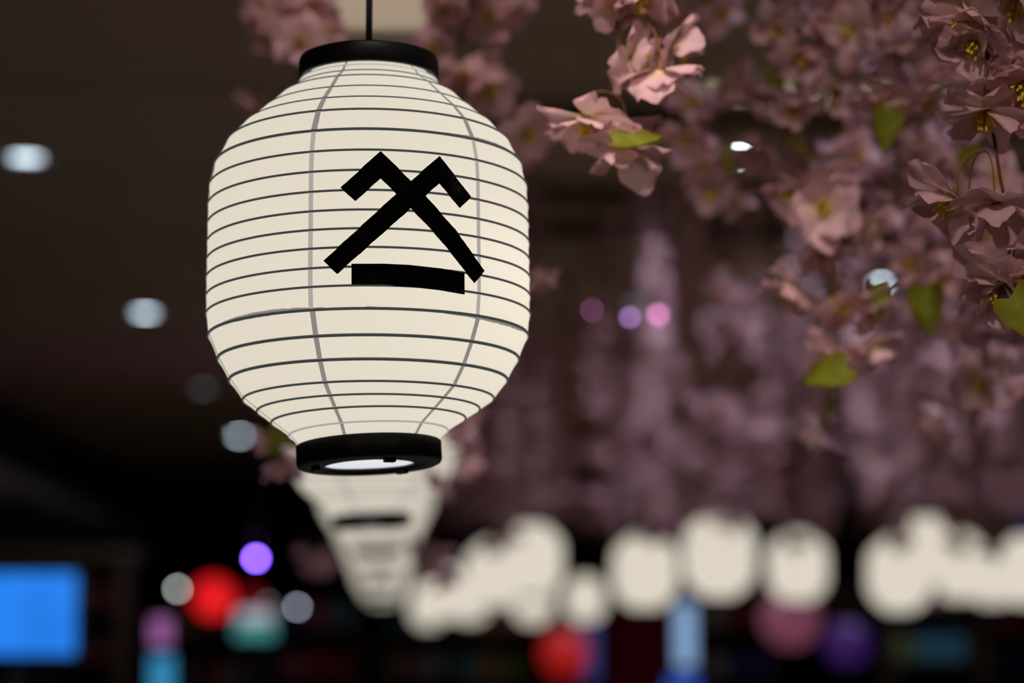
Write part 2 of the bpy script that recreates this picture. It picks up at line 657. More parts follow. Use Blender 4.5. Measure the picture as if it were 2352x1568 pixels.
rows = shade_rows()
sh = MB()
vs = [p for row in rows for p in row]
fs = []
for i in range(len(rows) - 1):
    for k in range(NSEG):
        l = (k + 1) % NSEG
        fs.append((i * NSEG + l, i * NSEG + k, (i + 1) * NSEG + k, (i + 1) * NSEG + l))
sh.add(vs, fs)
shade_me = sh.mesh('shade', 'lantern_paper')
_lo = MB()
_lo.lathe([(0.052, CAPB[1] + 0.004 - ZB)] + [(r, q - ZB) for r, q in RINGS] + [(0.0575, BASET[1] - 0.004 - ZB)], 32)
_lo.f = [tuple(reversed(q)) for q in _lo.f]
shade_lo = _lo.mesh('shade', 'lantern_paper')
BVH = BVHTree.FromPolygons([tuple(v) for v in vs], fs)


def surf_radius(ang, z):
    """paper radius in direction ang (from the front, to the right) at height z"""
    d = Vector((math.sin(ang), -math.cos(ang), 0))
    o = Vector((0, 0, z)) + d * 0.3
    hit = BVH.ray_cast(o, -d)
    return (hit[0].xy.length) if hit[0] is not None else None


def on_paper(px, py, off=0.0022):
    inv = LMROOT.inverted()
    o = inv @ CAM
    d = (inv.to_3x3() @ ray(px, py)).normalized()
    h = BVH.ray_cast(o, d)
    n = h[1] if h[1].dot(d) < 0 else -h[1]
    return h[0] + n * off


def film(poly, step=9.0):
    """flat print cut to the outline and laid on the curved paper"""
    bm = bmesh.new()
    vv = [bm.verts.new((x, y, 0)) for x, y in poly]
    for tri in tessellate_polygon([[Vector((x, y, 0)) for x, y in poly]]):
        bm.faces.new([vv[i] for i in tri])
    xs = [p[0] for p in poly]
    ys = [p[1] for p in poly]
    for ax, lo, hi in ((0, min(xs), max(xs)), (1, min(ys), max(ys))):
        q = lo + step
        while q < hi - 0.5:
            co = Vector((q, 0, 0)) if ax == 0 else Vector((0, q, 0))
            no = Vector((1, 0, 0)) if ax == 0 else Vector((0, 1, 0))
            bmesh.ops.bisect_plane(bm, geom=bm.verts[:] + bm.edges[:] + bm.faces[:], plane_co=co, plane_no=no, dist=0.01)
            q += step
    for v in bm.verts:
        v.co = on_paper(v.co.x, v.co.y)
    ext = bmesh.ops.extrude_face_region(bm, geom=bm.faces[:])
    for v in [g for g in ext['geom'] if isinstance(g, bmesh.types.BMVert)]:
        h = Vector((v.co.x, v.co.y, 0)).normalized()
        v.co -= h * 0.0010
    bmesh.ops.recalc_face_normals(bm, faces=bm.faces[:])
    me = bpy.data.meshes.new('emblem')
    bm.to_mesh(me)
    bm.free()
    me.materials.append(MATS['emblem_print'])
    return me


def emb(pts):
    return [(720 + x / 4.356, 330 + y / 4.356) for x, y in pts]


CROSS = emb([(670, 78), (970, 378), (1252, 127), (1562, 537), (1453, 646), (1252, 400), (1113, 524), (1420, 880), (1695, 1277), (1597, 1395),
             (1355, 1080), (1180, 872), (970, 650), (241, 1305), (104, 1177), (826, 503), (670, 352), (420, 578), (275, 445)])
BAR = emb([(383, 1208), (700, 1207), (950, 1219), (1250, 1252), (1495, 1290), (1497, 1505), (1250, 1462), (1000, 1434), (700, 1413), (383, 1413)])

RIB0 = math.radians(-19.4)


def strip(ang, rowsel, w0, w1, off):
    """narrow paper seam running down the shade"""
    mb = MB()
    vs, fs = [], []
    m = len(rowsel)
    for q, (i, r, s) in enumerate(rowsel):
        M = ring_matrix(i, s)
        t = q / (m - 1)
        wd = w0 + (w1 - w0) * t
        for sgn in (-1, 1):
            a = ang + sgn * wd / 2 / max(r, 0.03)
            vs.append(M @ Vector(((r + off) * math.sin(a), -(r + off) * math.cos(a), 0)))
        if q < m - 1:
            j, r2, s2 = rowsel[q + 1]
            M2 = ring_matrix(j, s2)
            for sgn in (-1, 1):
                a = ang + sgn * (w0 + (w1 - w0) * (t + 0.5 / (m - 1))) / 2 / max(r, 0.03)
                p1 = M @ Vector(((r + off) * math.sin(a), -(r + off) * math.cos(a), 0))
                p2 = M2 @ Vector(((r2 + off) * math.sin(a), -(r2 + off) * math.cos(a), 0))
                vs.append((p1 + p2) / 2)
    for q in range(len(vs) // 2 - 1):
        fs.append((2 * q, 2 * q + 1, 2 * q + 3, 2 * q + 2))
    mb.add(vs, fs)
    return mb


def make_lantern(full):
    root = empty('paper_lantern')
    link('shade', shade_me if full else shade_lo, root)
    # top cap: open black drum with a closed lid
    mb = MB()
    r, b = CAPT[0], 0.0035
    zt, zb = CAPT[1] - ZB, CAPB[1] - ZB
    mb.lathe([(0.0005, zt), (r - b, zt), (r - b * 0.3, zt - b * 0.3), (r, zt - b), (r, zb + 0.001), (r - 0.001, zb), (r - 0.004, zb), (r - 0.004, zt - 0.004), (0.0005, zt - 0.004)], 64)
    mb.build('top_cap', 'black_lacquer', root)
    # cord and grip
    mb = MB()
    mb.lathe([(0.0005, zt + 0.010), (0.0045, zt + 0.010), (0.0058, zt + 0.008), (0.0062, zt - 0.001), (0.0005, zt - 0.001)], 24)
    mb.build('cord_grip', 'black_lacquer', root)
    # base ring
    M = ring_matrix(22, BASET[1])
    hgt = BASET[1] - BASEB[1]
    r = BASET[0]
    mb = MB()
    mb.lathe([(r - 0.001, 0), (r, -0.001), (r, -hgt + 0.004), (r - 0.0012, -hgt + 0.0012), (r - 0.004, -hgt), (0.0395, -hgt),
              (0.0395, -hgt + 0.003), (r - 0.006, -hgt + 0.004), (r - 0.006, 0)], 64, M=M, close=True)
    base = mb.build('base_ring', 'black_lacquer', root)
    mb = MB()
    mb.lathe([(0.0005, -hgt + 0.006), (0.056, -hgt + 0.006), (0.056, -hgt + 0.0085), (0.0005, -hgt + 0.0085)], 48, M=M)
    mb.build('diffuser', 'lantern_diffuser', root)
    if not full:
        return root
    for a, rr in ((22, 0.046), (140, 0.044), (-78, 0.047)):
        a = math.radians(a)
        mb = MB()
        MM = M @ Matrix.Translation((rr * math.sin(a), -rr * math.cos(a), -hgt)) @ Matrix.Rotation(a, 4, 'Z')
        mb.box((-0.005, -0.003, -0.0032), (0.005, 0.003, 0.001), M=MM)
        bevel_obj(mb.build('clip', 'black_lacquer', base, smooth=False), 0.0006)
    for i, (r, s) in enumerate(RINGS):
        rad = 0.00105
        if i < 5:
            rad = 0.0007
        if i in (6, 15):
            rad = 0.0013
        if i in (16, 17):
            rad = 0.0014
        mb = MB()
        mb.tube(circle(i, r + 0.0002, s, NSEG), rad, 6, closed=True)
        mb.build('hoop', 'paper_hoop_faint' if i in (0, 21) else 'paper_hoop', root)
    # crinkled paper overlap at the two big joins
    for i, sd_ in ((6, 5), (15, 9)):
        rnd = random.Random(sd_)
        r, s = RINGS[i]
        M = ring_matrix(i, s)
        mb = MB()
        vs, fs = [], []
        up, dn = 0.001, 0.001
        n = 180
        ups = [0.0006 + 0.0024 * max(0, math.sin(k * 0.11 + sd_) * math.sin(k * 0.043 + 1)) + rnd.uniform(0, 0.0006) for k in range(n)]
        dns = [0.0006 + 0.0022 * max(0, math.sin(k * 0.09 + sd_ * 2) * math.sin(k * 0.057)) + rnd.uniform(0, 0.0006) for k in range(n)]
        for k in range(n):
            a = 2 * PI * k / n
            z = s - ZB
            for dz in (ups[k], -dns[k]):
                q = surf_radius(a, z + dz) or r
                vs.append((M.translation.x + (q + 0.0006) * math.sin(a), -(q + 0.0006) * math.cos(a), z + dz))
        for k in range(n):
            l = (k + 1) % n
            fs.append((2 * k, 2 * l, 2 * l + 1, 2 * k + 1))
        mb.add(vs, fs)
        mb.build('paper_join', 'paper_seam', root)
    prof = [(i, r, s) for i, (r, s) in enumerate(RINGS)]
    topsel = [(-1, 0.0525, CAPB[1] + 0.003)] + prof[:7]
    midsel = prof[6:16]
    botsel = prof[15:] + [(22, 0.058, BASET[1] - 0.003)]
    for k in range(6):
        a = RIB0 + k * PI / 3
        strip(a, topsel, 0.0016, 0.0052, 0.0007).build('seam_strip', 'paper_seam', root)
        strip(a, midsel, 0.0040, 0.0040, 0.0007).build('seam_strip', 'paper_seam_light', root)
        strip(a + 0.008, botsel, 0.0048, 0.0030, 0.0007).build('seam_strip', 'paper_seam', root)
    tag(link('emblem', EMB1, root), 'black crossed strokes with hooked tops')
    tag(link('emblem', EMB2, root), 'short black bar printed below the crossed strokes')
    return root


EMB1, EMB2 = film(CROSS), film(BAR)


def cord(root, top_z, r=0.0031):
    """cable from the cap to the ceiling, vertical in the world"""
    Mi = root.matrix_world.inverted()
    zt = CAPT[1] - ZB + 0.008
    a = Vector((0, 0, zt))
    wa = root.matrix_world @ a
    mb = MB()
    mb.tube([a, Mi @ (wa + Vector((0.0, 0, 0.05))), Mi @ (wa + Vector((0, 0, 0.4))), Mi @ Vector((wa.x, wa.y, top_z - 0.004))], r, 10)
    mb.build('cord', 'black_cord', root)
    mb = MB()
    M = Mi @ Matrix.Translation((wa.x, wa.y, top_z))
    mb.lathe([(0.0005, 0), (0.04, 0), (0.038, -0.018), (0.006, -0.024), (0.0005, -0.024)], 24, M=M)
    mb.build('ceiling_rose', 'black_lacquer', root)


lan = make_lantern(True)
index_kids(lan)
ROW = [(853.5, 1210, 3.85), (865, 1270, 5.9), (869, 1313, 7.8), (873, 1348, 9.8), (876, 1378, 12.2), (879, 1394, 15.0)]
row_objs = []
for i, (px, py, Z) in enumerate(ROW):
    row_objs.append(copy_tree(lan))
lan.matrix_world = LMROOT
cord(lan, CEIL)
bl = bpy.data.lights.new('lantern_bulb', 'POINT')
bl.energy = 0.22
bl.color = (1.0, 0.93, 0.80)
bl.shadow_soft_size = 0.03
bo = bpy.data.objects.new('lantern_bulb', bl)
COL.objects.link(bo)
bo.parent = lan
bo.location = (0.055, -0.02, 0.16)
tag(lan, 'sharp glowing white paper lantern with black crossed-stroke emblem over a bar', 'lantern', 'glowing white paper lanterns')
ROWLAB = ['glowing paper lantern directly behind the sharp emblem lantern, only its underside showing',
          'third glowing lantern down the receding row, below the second black base ring',
          'fourth glowing lantern down the receding row, small and blurred',
          'fifth glowing lantern down the receding row, blurred and dim',
          'sixth glowing lantern near the far end of the receding row',
          'last tiny glowing lantern at the far end of the receding row']
rr = random.Random(4)
for i, ((px, py, Z), o) in enumerate(zip(ROW, row_objs)):
    p = at(px, py, Z)
    o.matrix_world = Matrix.Translation(p) @ Euler((rr.uniform(-.02, .02), rr.uniform(-.01, .015), rr.uniform(-.3, .3))).to_matrix().to_4x4()
    cord(o, CEIL)
    tag(o, ROWLAB[i], 'lantern', 'glowing white paper lanterns')

small = make_lantern(False)
index_kids(small)
FAR = [(1650, 1275, 9.45, 'large blurred lantern between two smaller ones under the blossoms'),
       (1482, 1312, 10.6, 'blurred lantern just beside the large one, above a dark red banner'),
       (1832, 1302, 11.4, 'blurred lantern above the mauve paper ball'),
       (2065, 1318, 10.6, 'lowest blurred lantern at the start of the crowded lantern cluster'),
       (2130, 1268, 11.2, 'highest blurred lantern of the crowded lantern cluster'),
       (2200, 1300, 11.8, 'middle blurred lantern of the crowded lantern cluster'),
       (2280, 1322, 13.6, 'small blurred lantern at the end of the crowded lantern cluster'),
       (2358, 1310, 11.5, 'blurred lantern cut off by the picture edge'),
       (1222, 1285, 11.2, 'brightest tall blurred lantern right of the receding row'),
       (1135, 1318, 12.0, 'blurred lantern touching the brightest tall one, nearer the row'),
       (1022, 1362, 15.0, 'small blurred lantern low beside the receding row'),
       (1080, 1372, 16.5, 'small blurred lantern low between the row and the bright pair'),
       (1222, 1378, 17.0, 'small dim blurred lantern beneath the brightest tall one'),
       (1345, 1376, 17.5, 'small lone blurred lantern left of the red banner'),
       (985, 1392, 19.0, 'faint tiny lantern next to the far end of the row')]
for i, (px, py, Z, lab) in enumerate(FAR):
    o = small if i == 0 else copy_tree(small)
    FAR[i] = (*FAR[i], o)
half = (CAPT[1] - BASEB[1]) / 2
for (px, py, Z, lab, o) in FAR:
    p = at(px, py, Z) - Vector((0, 0, half))
    o.matrix_world = Matrix.Translation(p) @ Euler((rr.uniform(-.03, .03), rr.uniform(-.02, .02), rr.uniform(0, 6))).to_matrix().to_4x4()
    cord(o, CEIL)
    tag(o, lab, 'lantern', 'glowing white paper lanterns')

# ------------------------------------------------------------------ artificial cherry blossom
rng = random.Random(11)
PINK_TIP, PINK_MID, PINK_BASE = (0.80, 0.40, 0.45), (0.86, 0.57, 0.58), (0.86, 0.64, 0.36)


def mix(a, b, t):
    return tuple(x + (y - x) * t for x, y in zip(a, b))


def petal_geo(R, nu, nv, L=0.040, W=0.036):
    """one petal: root at origin, running along +y, face up +z"""
    k2, ph = R.uniform(1.6, 2.8), R.uniform(0, 6)
    cup, roll, amp = R.uniform(-0.009, 0.012), R.uniform(-0.014, 0.012), R.uniform(0.001, 0.003)
    notch = R.uniform(0.0, 0.12)
    skew = R.uniform(-0.06, 0.06)
    vs, cs, fs = [], [], []
    for i in range(nu + 1):
        u = i / nu
        wd = W * (0.12 + 0.88 * math.sin(min(1.0, u * 1.05) ** 0.9 * PI * 0.60))
        if u > 0.7:
            wd *= 1 - 0.35 * ((u - 0.7) / 0.3) ** 2
        for j in range(nv + 1):
            v = j / nv * 2 - 1
            y = L * (u - 0.26 * v * v * u * u - notch * math.exp(-(v / 0.35) ** 2) * u ** 5 + skew * v * u)
            x = wd / 2 * v
            z = cup * (v * v) * u + roll * u * u * u + amp * math.sin(k2 * v * 2 + ph) * u * u + 0.0011 * math.cos(v * 7.5) * u
            vs.append(Vector((x, y, z)))
            c = mix(PINK_BASE, PINK_MID, min(1, u * 2.4))
            c = mix(c, PINK_TIP, min(1, max(0, u - 0.6) * 1.6 + max(0, abs(v) - 0.75) * 0.8))
            cs.append(tuple(max(0.02, q * (1 + 0.07 * math.cos(v * 14))) for q in c))
    for i in range(nu):
        for j in range(nv):
            a = i * (nv + 1) + j
            fs.append((a, a + 1, a + nv + 2, a + nv + 1))
    return vs, fs, cs


PET_HI = []
for k in range(7):
    vs, fs, cs = petal_geo(random.Random(50 + k), 5, 6)
    mb = MB()
    mb.add(vs, fs, cs)
    PET_HI.append(mb.mesh('petal', 'petal'))
PET_LO = [petal_geo(random.Random(80 + k), 4, 3) for k in range(8)]


def petal_frames(R, n=9):
    """placements of the petals about the flower axis +z (opening direction)"""
    out = []
    for k in range(n):
        inner = k >= 5
        a = 2 * PI * (k % 5) / (5 if not inner else (n - 5)) + (0.6 if inner else 0) + R.uniform(-.22, .22)
        lift = math.radians(R.uniform(22, 52) if inner else R.uniform(-8, 34))
        M = Matrix.Rotation(a, 4, 'Z') @ Matrix.Translation((0, 0.0022, 0.001 + (0.002 if inner else 0))) @ Matrix.Rotation(lift, 4, 'X') @ \
            Matrix.Rotation(R.uniform(-.3, .3), 4, 'Y') @ Matrix.Diagonal((1, 1, 1, 1)) 
        sc = R.uniform(0.82, 1.05) * (0.85 if inner else 1)
        out.append((M @ Matrix.Scale(sc, 4), R.randrange(7)))
    return out


def stamen_geo(mb, R, n=26, thick=0.0005, mi=0):
    for k in range(n):
        a, t = R.uniform(0, 2 * PI), R.uniform(0.05, 0.5)
        l = R.uniform(0.012, 0.020)
        d = Vector((math.sin(t) * math.cos(a), math.sin(t) * math.sin(a), math.cos(t)))
        b = Vector((d.x * 0.002, d.y * 0.002, 0))
        mb.tube([b, b + d * l * 0.8, b + d * l], [thick, thick, thick * 2.2], 4, mi=mi)


def calyx_geo(mb, mi=0):
    mb.lathe([(0.0006, -0.007), (0.0016, -0.005), (0.0026, -0.001), (0.0036, 0.002), (0.0008, 0.003)], 8, mi=mi)


HI_PARTS = []
for k in range(5):
    R = random.Random(300 + k)
    mb = MB()
    stamen_geo(mb, R)
    st = mb.mesh('stamens', 'stamen')
    mb = MB()
    calyx_geo(mb)
    cx = mb.mesh('calyx', 'pedicel')
    HI_PARTS.append((cx, st, petal_frames(R, 9)))

LO_FLOWER = []


def add_lo_flower(mb, R, M, tone=1.0, npet=9):
    for (P, idx) in petal_frames(R, npet):
        vs, fs, cs = PET_LO[R.randrange(8)]
        mb.add(vs, fs, [tuple(q * tone for q in c) for c in cs], 0, M @ P)
    b = MB()
    for k in range(6):
        a = k * PI / 3
        d = Vector((0.4 * math.cos(a), 0.4 * math.sin(a), 0.9)).normalized()
        b.tube([Vector((0, 0, 0)), d * 0.015], [0.0012, 0.0022], 4)
    mb.add(b.v, b.f, None, 1, M)
    c = MB()
    calyx_geo(c)
    mb.add(c.v, c.f, None, 2, M)


for k in range(8):
    mb = MB()
    add_lo_flower(mb, random.Random(500 + k), Matrix.Identity(4))
    LO_FLOWER.append(mb.mesh('flower', ['petal', 'stamen', 'pedicel']))


def leaf_geo(R, nu=8, nv=6, L=0.05, W=0.036):
    vs, cs, fs = [], [], []
    bend = R.uniform(-0.012, 0.012)
    for i in range(nu + 1):
        u = i / nu
        wd = W * (max(0.0, math.sin(PI * min(1, (u * 0.93 + 0.07)) ** 0.62)) ** 0.8) * (1 if u < 0.97 else 0.1)
        for j in range(nv + 1):
            v = j / nv * 2 - 1
            ser = 0.0007 * ((i % 2) * 2 - 1) if abs(v) > 0.99 else 0
            vs.append(Vector((wd / 2 * v + ser * v, L * u - 0.006 * abs(v) * (1 - u), 0.006 * v * v + bend * u * u + 0.0009 * math.cos(j * PI) * u)))
            c = mix((0.17, 0.18, 0.009), (0.23, 0.25, 0.014), 0.5 + 0.5 * math.sin(i * 1.7 + abs(v) * 4))
            if abs(v) > 0.95:
                c = (0.26, 0.13, 0.02)
            cs.append(c)
    for i in range(nu):
        for j in range(nv):
            a = i * (nv + 1) + j
            fs.append((a, a + 1, a + nv + 2, a + nv + 1))
    return vs, fs, cs


LEAF_GEO = [leaf_geo(random.Random(700 + k)) for k in range(4)]
LEAF_ME = []
for g in LEAF_GEO:
    mb = MB()
    mb.add(*g)
    LEAF_ME.append(mb.mesh('leaf', 'leaf'))


def face_matrix(pos, facing, spin=0.0, scale=1.0):
    z = Vector(facing).normalized()
    q = z.to_track_quat('Z', 'Y')
    return Matrix.Translation(pos) @ q.to_matrix().to_4x4() @ Matrix.Rotation(spin, 4, 'Z') @ Matrix.Scale(scale, 4)


def leaf_matrix(pos, along, normal, scale=1.0):
    y = Vector(along).normalized()
    z = Vector(normal)
    z = (z - y * z.dot(y)).normalized()
    x = y.cross(z)
    return Matrix(((x.x, y.x, z.x, pos[0]), (x.y, y.y, z.y, pos[1]), (x.z, y.z, z.z, pos[2]), (0, 0, 0, 1))) @ Matrix.Scale(scale, 4)


def arc(a, b, sag_dir, amt, n=7):
    """pedicel: leaves the node upwards/outwards, then droops to the flower"""
    a, b = Vector(a), Vector(b)
    c = (a + b) / 2 + Vector(sag_dir) * amt
    return [a * (1 - t) ** 2 + c * 2 * t * (1 - t) + b * t * t for t in [k / n for k in range(n + 1)]]


def plan_strand(R, length, sparse=1.0, start=0.0):
    """layout of one hanging strand, top at the origin, hanging along -z"""
    pts = []
    n = max(6, int(length / 0.06))
    ax, ay = R.uniform(0.008, 0.022), R.uniform(0.008, 0.022)
    px, py = R.uniform(0, 6), R.uniform(0, 6)
    lx, ly = R.uniform(-0.05, 0.05), R.uniform(-0.05, 0.05)
    for i in range(n + 1):
        t = i / n
        pts.append(Vector((ax * math.sin(t * 5 * length + px) - ax * math.sin(px) + lx * t * t, ay * math.sin(t * 4 * length + py) - ay * math.sin(py) + ly * t * t, -length * t)))
    flowers, leaves, peds = [], [], []

    def P(s):
        q = s / length * n
        i = min(n - 1, int(q))
        return pts[i].lerp(pts[i + 1], q - i)
    s = start + R.uniform(0.02, 0.08)
    while s < length - 0.01:
        node = P(s)
        k = R.choice((2, 3, 3, 3)) if R.random() < sparse else R.choice((0, 1))
        a0 = R.uniform(0, 2 * PI)
        for q in range(k):
            a = a0 + q * 2 * PI / max(1, k) + R.uniform(-.5, .5)
            out = Vector((math.cos(a), math.sin(a), 0))
            end = node + out * R.uniform(0.014, 0.034) + Vector((0, 0, -R.uniform(0.014, 0.042)))
            fac = out * R.uniform(0.15, 1.0) + Vector((0, 0, -1)) * R.uniform(0.35, 1.0)
            flowers.append((end, fac, R.uniform(0, 6), R.uniform(0.84, 1.06), R.uniform(0.8, 1.12)))
            peds.append((node, end - fac.normalized() * 0.006, out))
        if R.random() < 0.38:
            a = R.uniform(0, 2 * PI)
            out = Vector((math.cos(a), math.sin(a), 0))
            leaves.append((node + out * 0.006, out * R.uniform(0.2, 0.8) + Vector((0, 0, -1)) * R.uniform(0.2, 1), out * 0.8 + Vector((0, 0, 1)) * 0.5, R.uniform(0.65, 1.05)))
        s += R.uniform(0.055, 0.09)
    return pts, flowers, leaves, peds


def put_flower_hi(parent, M, R):
    cx, st, fr = HI_PARTS[R.randrange(5)]
    f = link('flower', cx, parent, M)
    link('stamens', st, f)
    for P, idx in fr:
        link('petal', PET_HI[(idx + R.randrange(7)) % 7], f, P)
    return f


def realise(plan, loc, level, R, rotz=0.0):
    pts, flowers, leaves, peds = plan
    root = empty('blossom_strand', M=Matrix.Translation(loc) @ Matrix.Rotation(rotz, 4, 'Z'))
    mb = MB()
    mb.tube(pts, [0.0021 - 0.0008 * i / len(pts) for i in range(len(pts))], 6)
    mb.build('stem', 'stem', root)
    if peds:
        if level == 'hi':
            for a, b, o in peds:
                mb = MB()
                mb.tube(arc(a, b, o + Vector((0, 0, 0.5)), 0.014), 0.00075, 5)
                mb.build('pedicel', 'pedicel', root)
        else:
            mb = MB()
            for a, b, o in peds:
                mb.tube(arc(a, b, o + Vector((0, 0, 0.5)), 0.014, 4), 0.0009, 4)
            mb.build('pedicels', 'pedicel', root)['kind'] = 'stuff'
    for (p, fac, spin, sc, tone) in flowers:
        M = face_matrix(p, fac, spin, sc)
        if level == 'hi':
            put_flower_hi(root, M, R)
        else:
            link('flower', LO_FLOWER[R.randrange(8)], root, M)
    for (p, al, no, sc) in leaves:
        link('leaf', LEAF_ME[R.randrange(4)], root, leaf_matrix(p, al, no, sc))
    return root


# ---- far strands: a few patterns, each one object with its stem, shared by copies
FAR_VAR = []
for k in range(14):
    R = random.Random(900 + k)
    pts, flowers, leaves, peds = plan_strand(R, 1.12, 0.9, 0.38 if k < 7 else 0.03)
    mb = MB()
    mb.tube(pts, 0.0022, 5)
    stem_me = mb.mesh('stem', 'stem')
    mb = MB()
    for (p, fac, spin, sc, tone) in flowers:
        add_lo_flower(mb, R, face_matrix(p, fac, spin, sc), tone, 7)
    bl_me = mb.mesh('blossoms', ['petal', 'stamen', 'pedicel'])
    mb = MB()
    for (p, al, no, sc) in leaves:
        g = LEAF_GEO[R.randrange(4)]
        mb.add(g[0], g[1], g[2], 0, leaf_matrix(p, al, no, sc))
    lf_me = mb.mesh('leaves', 'leaf')
    FAR_VAR.append((stem_me, bl_me, lf_me))


def far_strand(loc, rotz, k, sz):
    M = Matrix.Translation(loc) @ Matrix.Rotation(rotz, 4, 'Z') @ Matrix.Diagonal((1, 1, sz, 1))
    root = empty('blossom_strand', M=M)
    s, b, l = FAR_VAR[k]
    link('stem', s, root)
    link('blossoms', b, root)['kind'] = 'stuff'
    link('leaves', l, root)['kind'] = 'stuff'
    return root


def bottom_h(Z):
    ks = [(2, 0.24), (3, 0.28), (4.5, 0.30), (7, 0.34), (10, 0.40), (15, 0.55), (20, 0.65)]
    for (a, ha), (b, hb) in zip(ks[:-1], ks[1:]):
        if Z <= b:
            return ha + (hb - ha) * (Z - a) / (b - a)
    return 0.7


R = random.Random(21)
Z = 3.1
placed = []
while Z < 17:
    step = 0.30 + 0.012 * Z
    x = 0.40
    xmax = 0.27 * Z + 0.35
    while x < xmax:
        xx, zz = x + R.uniform(-.13, .13), Z + R.uniform(-.15, .15)
        x += step
        if xx < 0.36 or (zz < 6.4 and xx / zz < 0.118):
            continue
        placed.append((xx, zz))
    Z += step
LANTERN_XY = [q.matrix_world.translation for q in row_objs] + [q[4].matrix_world.translation for q in FAR]
LAB = []
nfar = nmid = 0
MIDZ = 4.3
for xx, zz in placed:
    if R.random() < (0.5 if zz < 4.6 else 0.28 if zz < 7.5 else 0.08) or (zz < 8 and xx / zz < 0.152 and R.random() < (0.88 if zz < 6.3 else 0.45)) or abs(zz - 6.65) < 0.09 or (zz < 6.2 and xx / zz < 0.235 and R.random() < 0.4) or (zz < 7.6 and abs(xx / zz - 0.1515) < 0.010) or min((xx - q[0]) ** 2 + (zz - q[1]) ** 2 for q in DOWNLIGHTS) < 0.07 or min((xx - q.x) ** 2 + (zz - q.y) ** 2 for q in LANTERN_XY) < 0.09:
        continue
    hb = bottom_h(zz) + abs(R.gauss(0, 0.10))
    L = (CEIL - 1.5) - hb
    if zz < MIDZ:
        top_h = min(1.5, 0.262 * zz + 0.12)
        pl = plan_strand(R, L, 0.68, max(0.0, 1.5 - top_h))
        o = realise(pl, (xx, zz, CEIL), 'mid', R)
        LAB.append((o, xx, zz, 1.5 + hb, False)); tag(o, 'x', 'blossom strand', 'middle blossom strands')
        nmid += 1
    else:
        o = far_strand((xx, zz, CEIL), R.uniform(0, 6.28), R.randrange(7) + (7 if zz > 6.5 else 0), L / 1.12)
        LAB.append((o, xx, zz, 1.5 + hb, True)); tag(o, 'x', 'blossom strand', 'distant blossom strands')
        nfar += 1
print('strands', nmid, nfar)


ZONES = [(1100, 'right beside the receding lantern row'), (1300, 'above the brightest tall lantern'), (1430, 'above the small lone lantern'), (1560, 'above the dark red banner'),
         (1740, 'above the large blurred lantern'), (1930, 'above the mauve ball'), (2120, 'above the start of the lantern cluster'), (2300, 'above the end of the lantern cluster'), (9999, 'by the picture edge')]


def zone_label(x, y, z, far):
    q = Vector((x, y, z)) - CAM
    d = q.dot(_F)
    px = 1176 + FPX * q.dot(_R) / d
    zn = [t for lim, t in ZONES if px < lim][0]
    if far:
        how = 'softly' if y < 6.5 else ('strongly' if y < 10 else 'faint')
        return how + ' blurred mauve blossom strand ' + zn
    return 'pink blossom strand just behind the near ones, ' + zn


for o, x, y, z, far in LAB:
    o['label'] = zone_label(x, y, z, far)


# ---- hand-placed strands near the focus plane
def traced(label, stem_px, Z, nodes, level='hi', seed=1, leaves=(), extra_top=True, rs=0.0021):
    """stem_px: pixel trace of the stem in the photo; nodes: (node_px, [(attach_px, facing, scale, dz), ...])"""
    R = random.Random(seed)
    pts = [at(x, y, Z + (q[0] if q else 0)) for x, y, *q in stem_px]
    top = pts[0]
    root_loc = Vector((top.x, top.y, CEIL))
    root = empty('blossom_strand', root_loc)
    tag(root, label, 'blossom strand', 'near blossom strands')
    loc = [p - root_loc for p in pts]
    k = 8
    up = [Vector((0, 0, 0)).lerp(loc[0], t / k) + Vector((0.008 * math.sin(t * 1.3), 0.008 * math.sin(t), 0)) * (1 if 0 < t < k else 0) for t in range(k)]
    allp = up + loc
    mb = MB()
    mb.tube(allp, [rs - rs * 0.35 * i / len(allp) for i in range(len(allp))], 8)
    mb.build('stem', 'stem', root)
    for (nx, ny), fl in nodes:
        for (ax, ay), fac, sc, dz in fl:
            b = at(ax, ay, Z + dz) - root_loc
            f = Vector((fac[0], -fac[2], -fac[1])).normalized()
            a = at(nx, ny, Z) - root_loc
            M = face_matrix(b + f * 0.007, f, R.uniform(0, 6), sc * (1.14 if Z < 2.4 else 1.0))
            if level == 'hi':
                put_flower_hi(root, M, R)
            else:
                link('flower', LO_FLOWER[R.randrange(8)], root, M)
            o = (b - a)
            o.z = 0
            o = (o.normalized() if o.length > 1e-4 else Vector((1, 0, 0)))
            mb = MB()
            mb.tube(arc(a, b, o * 0.6 + Vector((0, 0, 1)), (a - b).length * 0.42), 0.00085, 6)
            mb.build('pedicel', 'pedicel', root)
    for (ax, ay), al, no, sc, dz in leaves:
        p = at(ax, ay, Z + dz) - root_loc
        al = Vector((al[0], -al[2], -al[1]))
        no = Vector((no[0], -no[2], -no[1]))
        link('leaf', LEAF_ME[R.randrange(4)], root, leaf_matrix(p, al, no, sc))
    return root


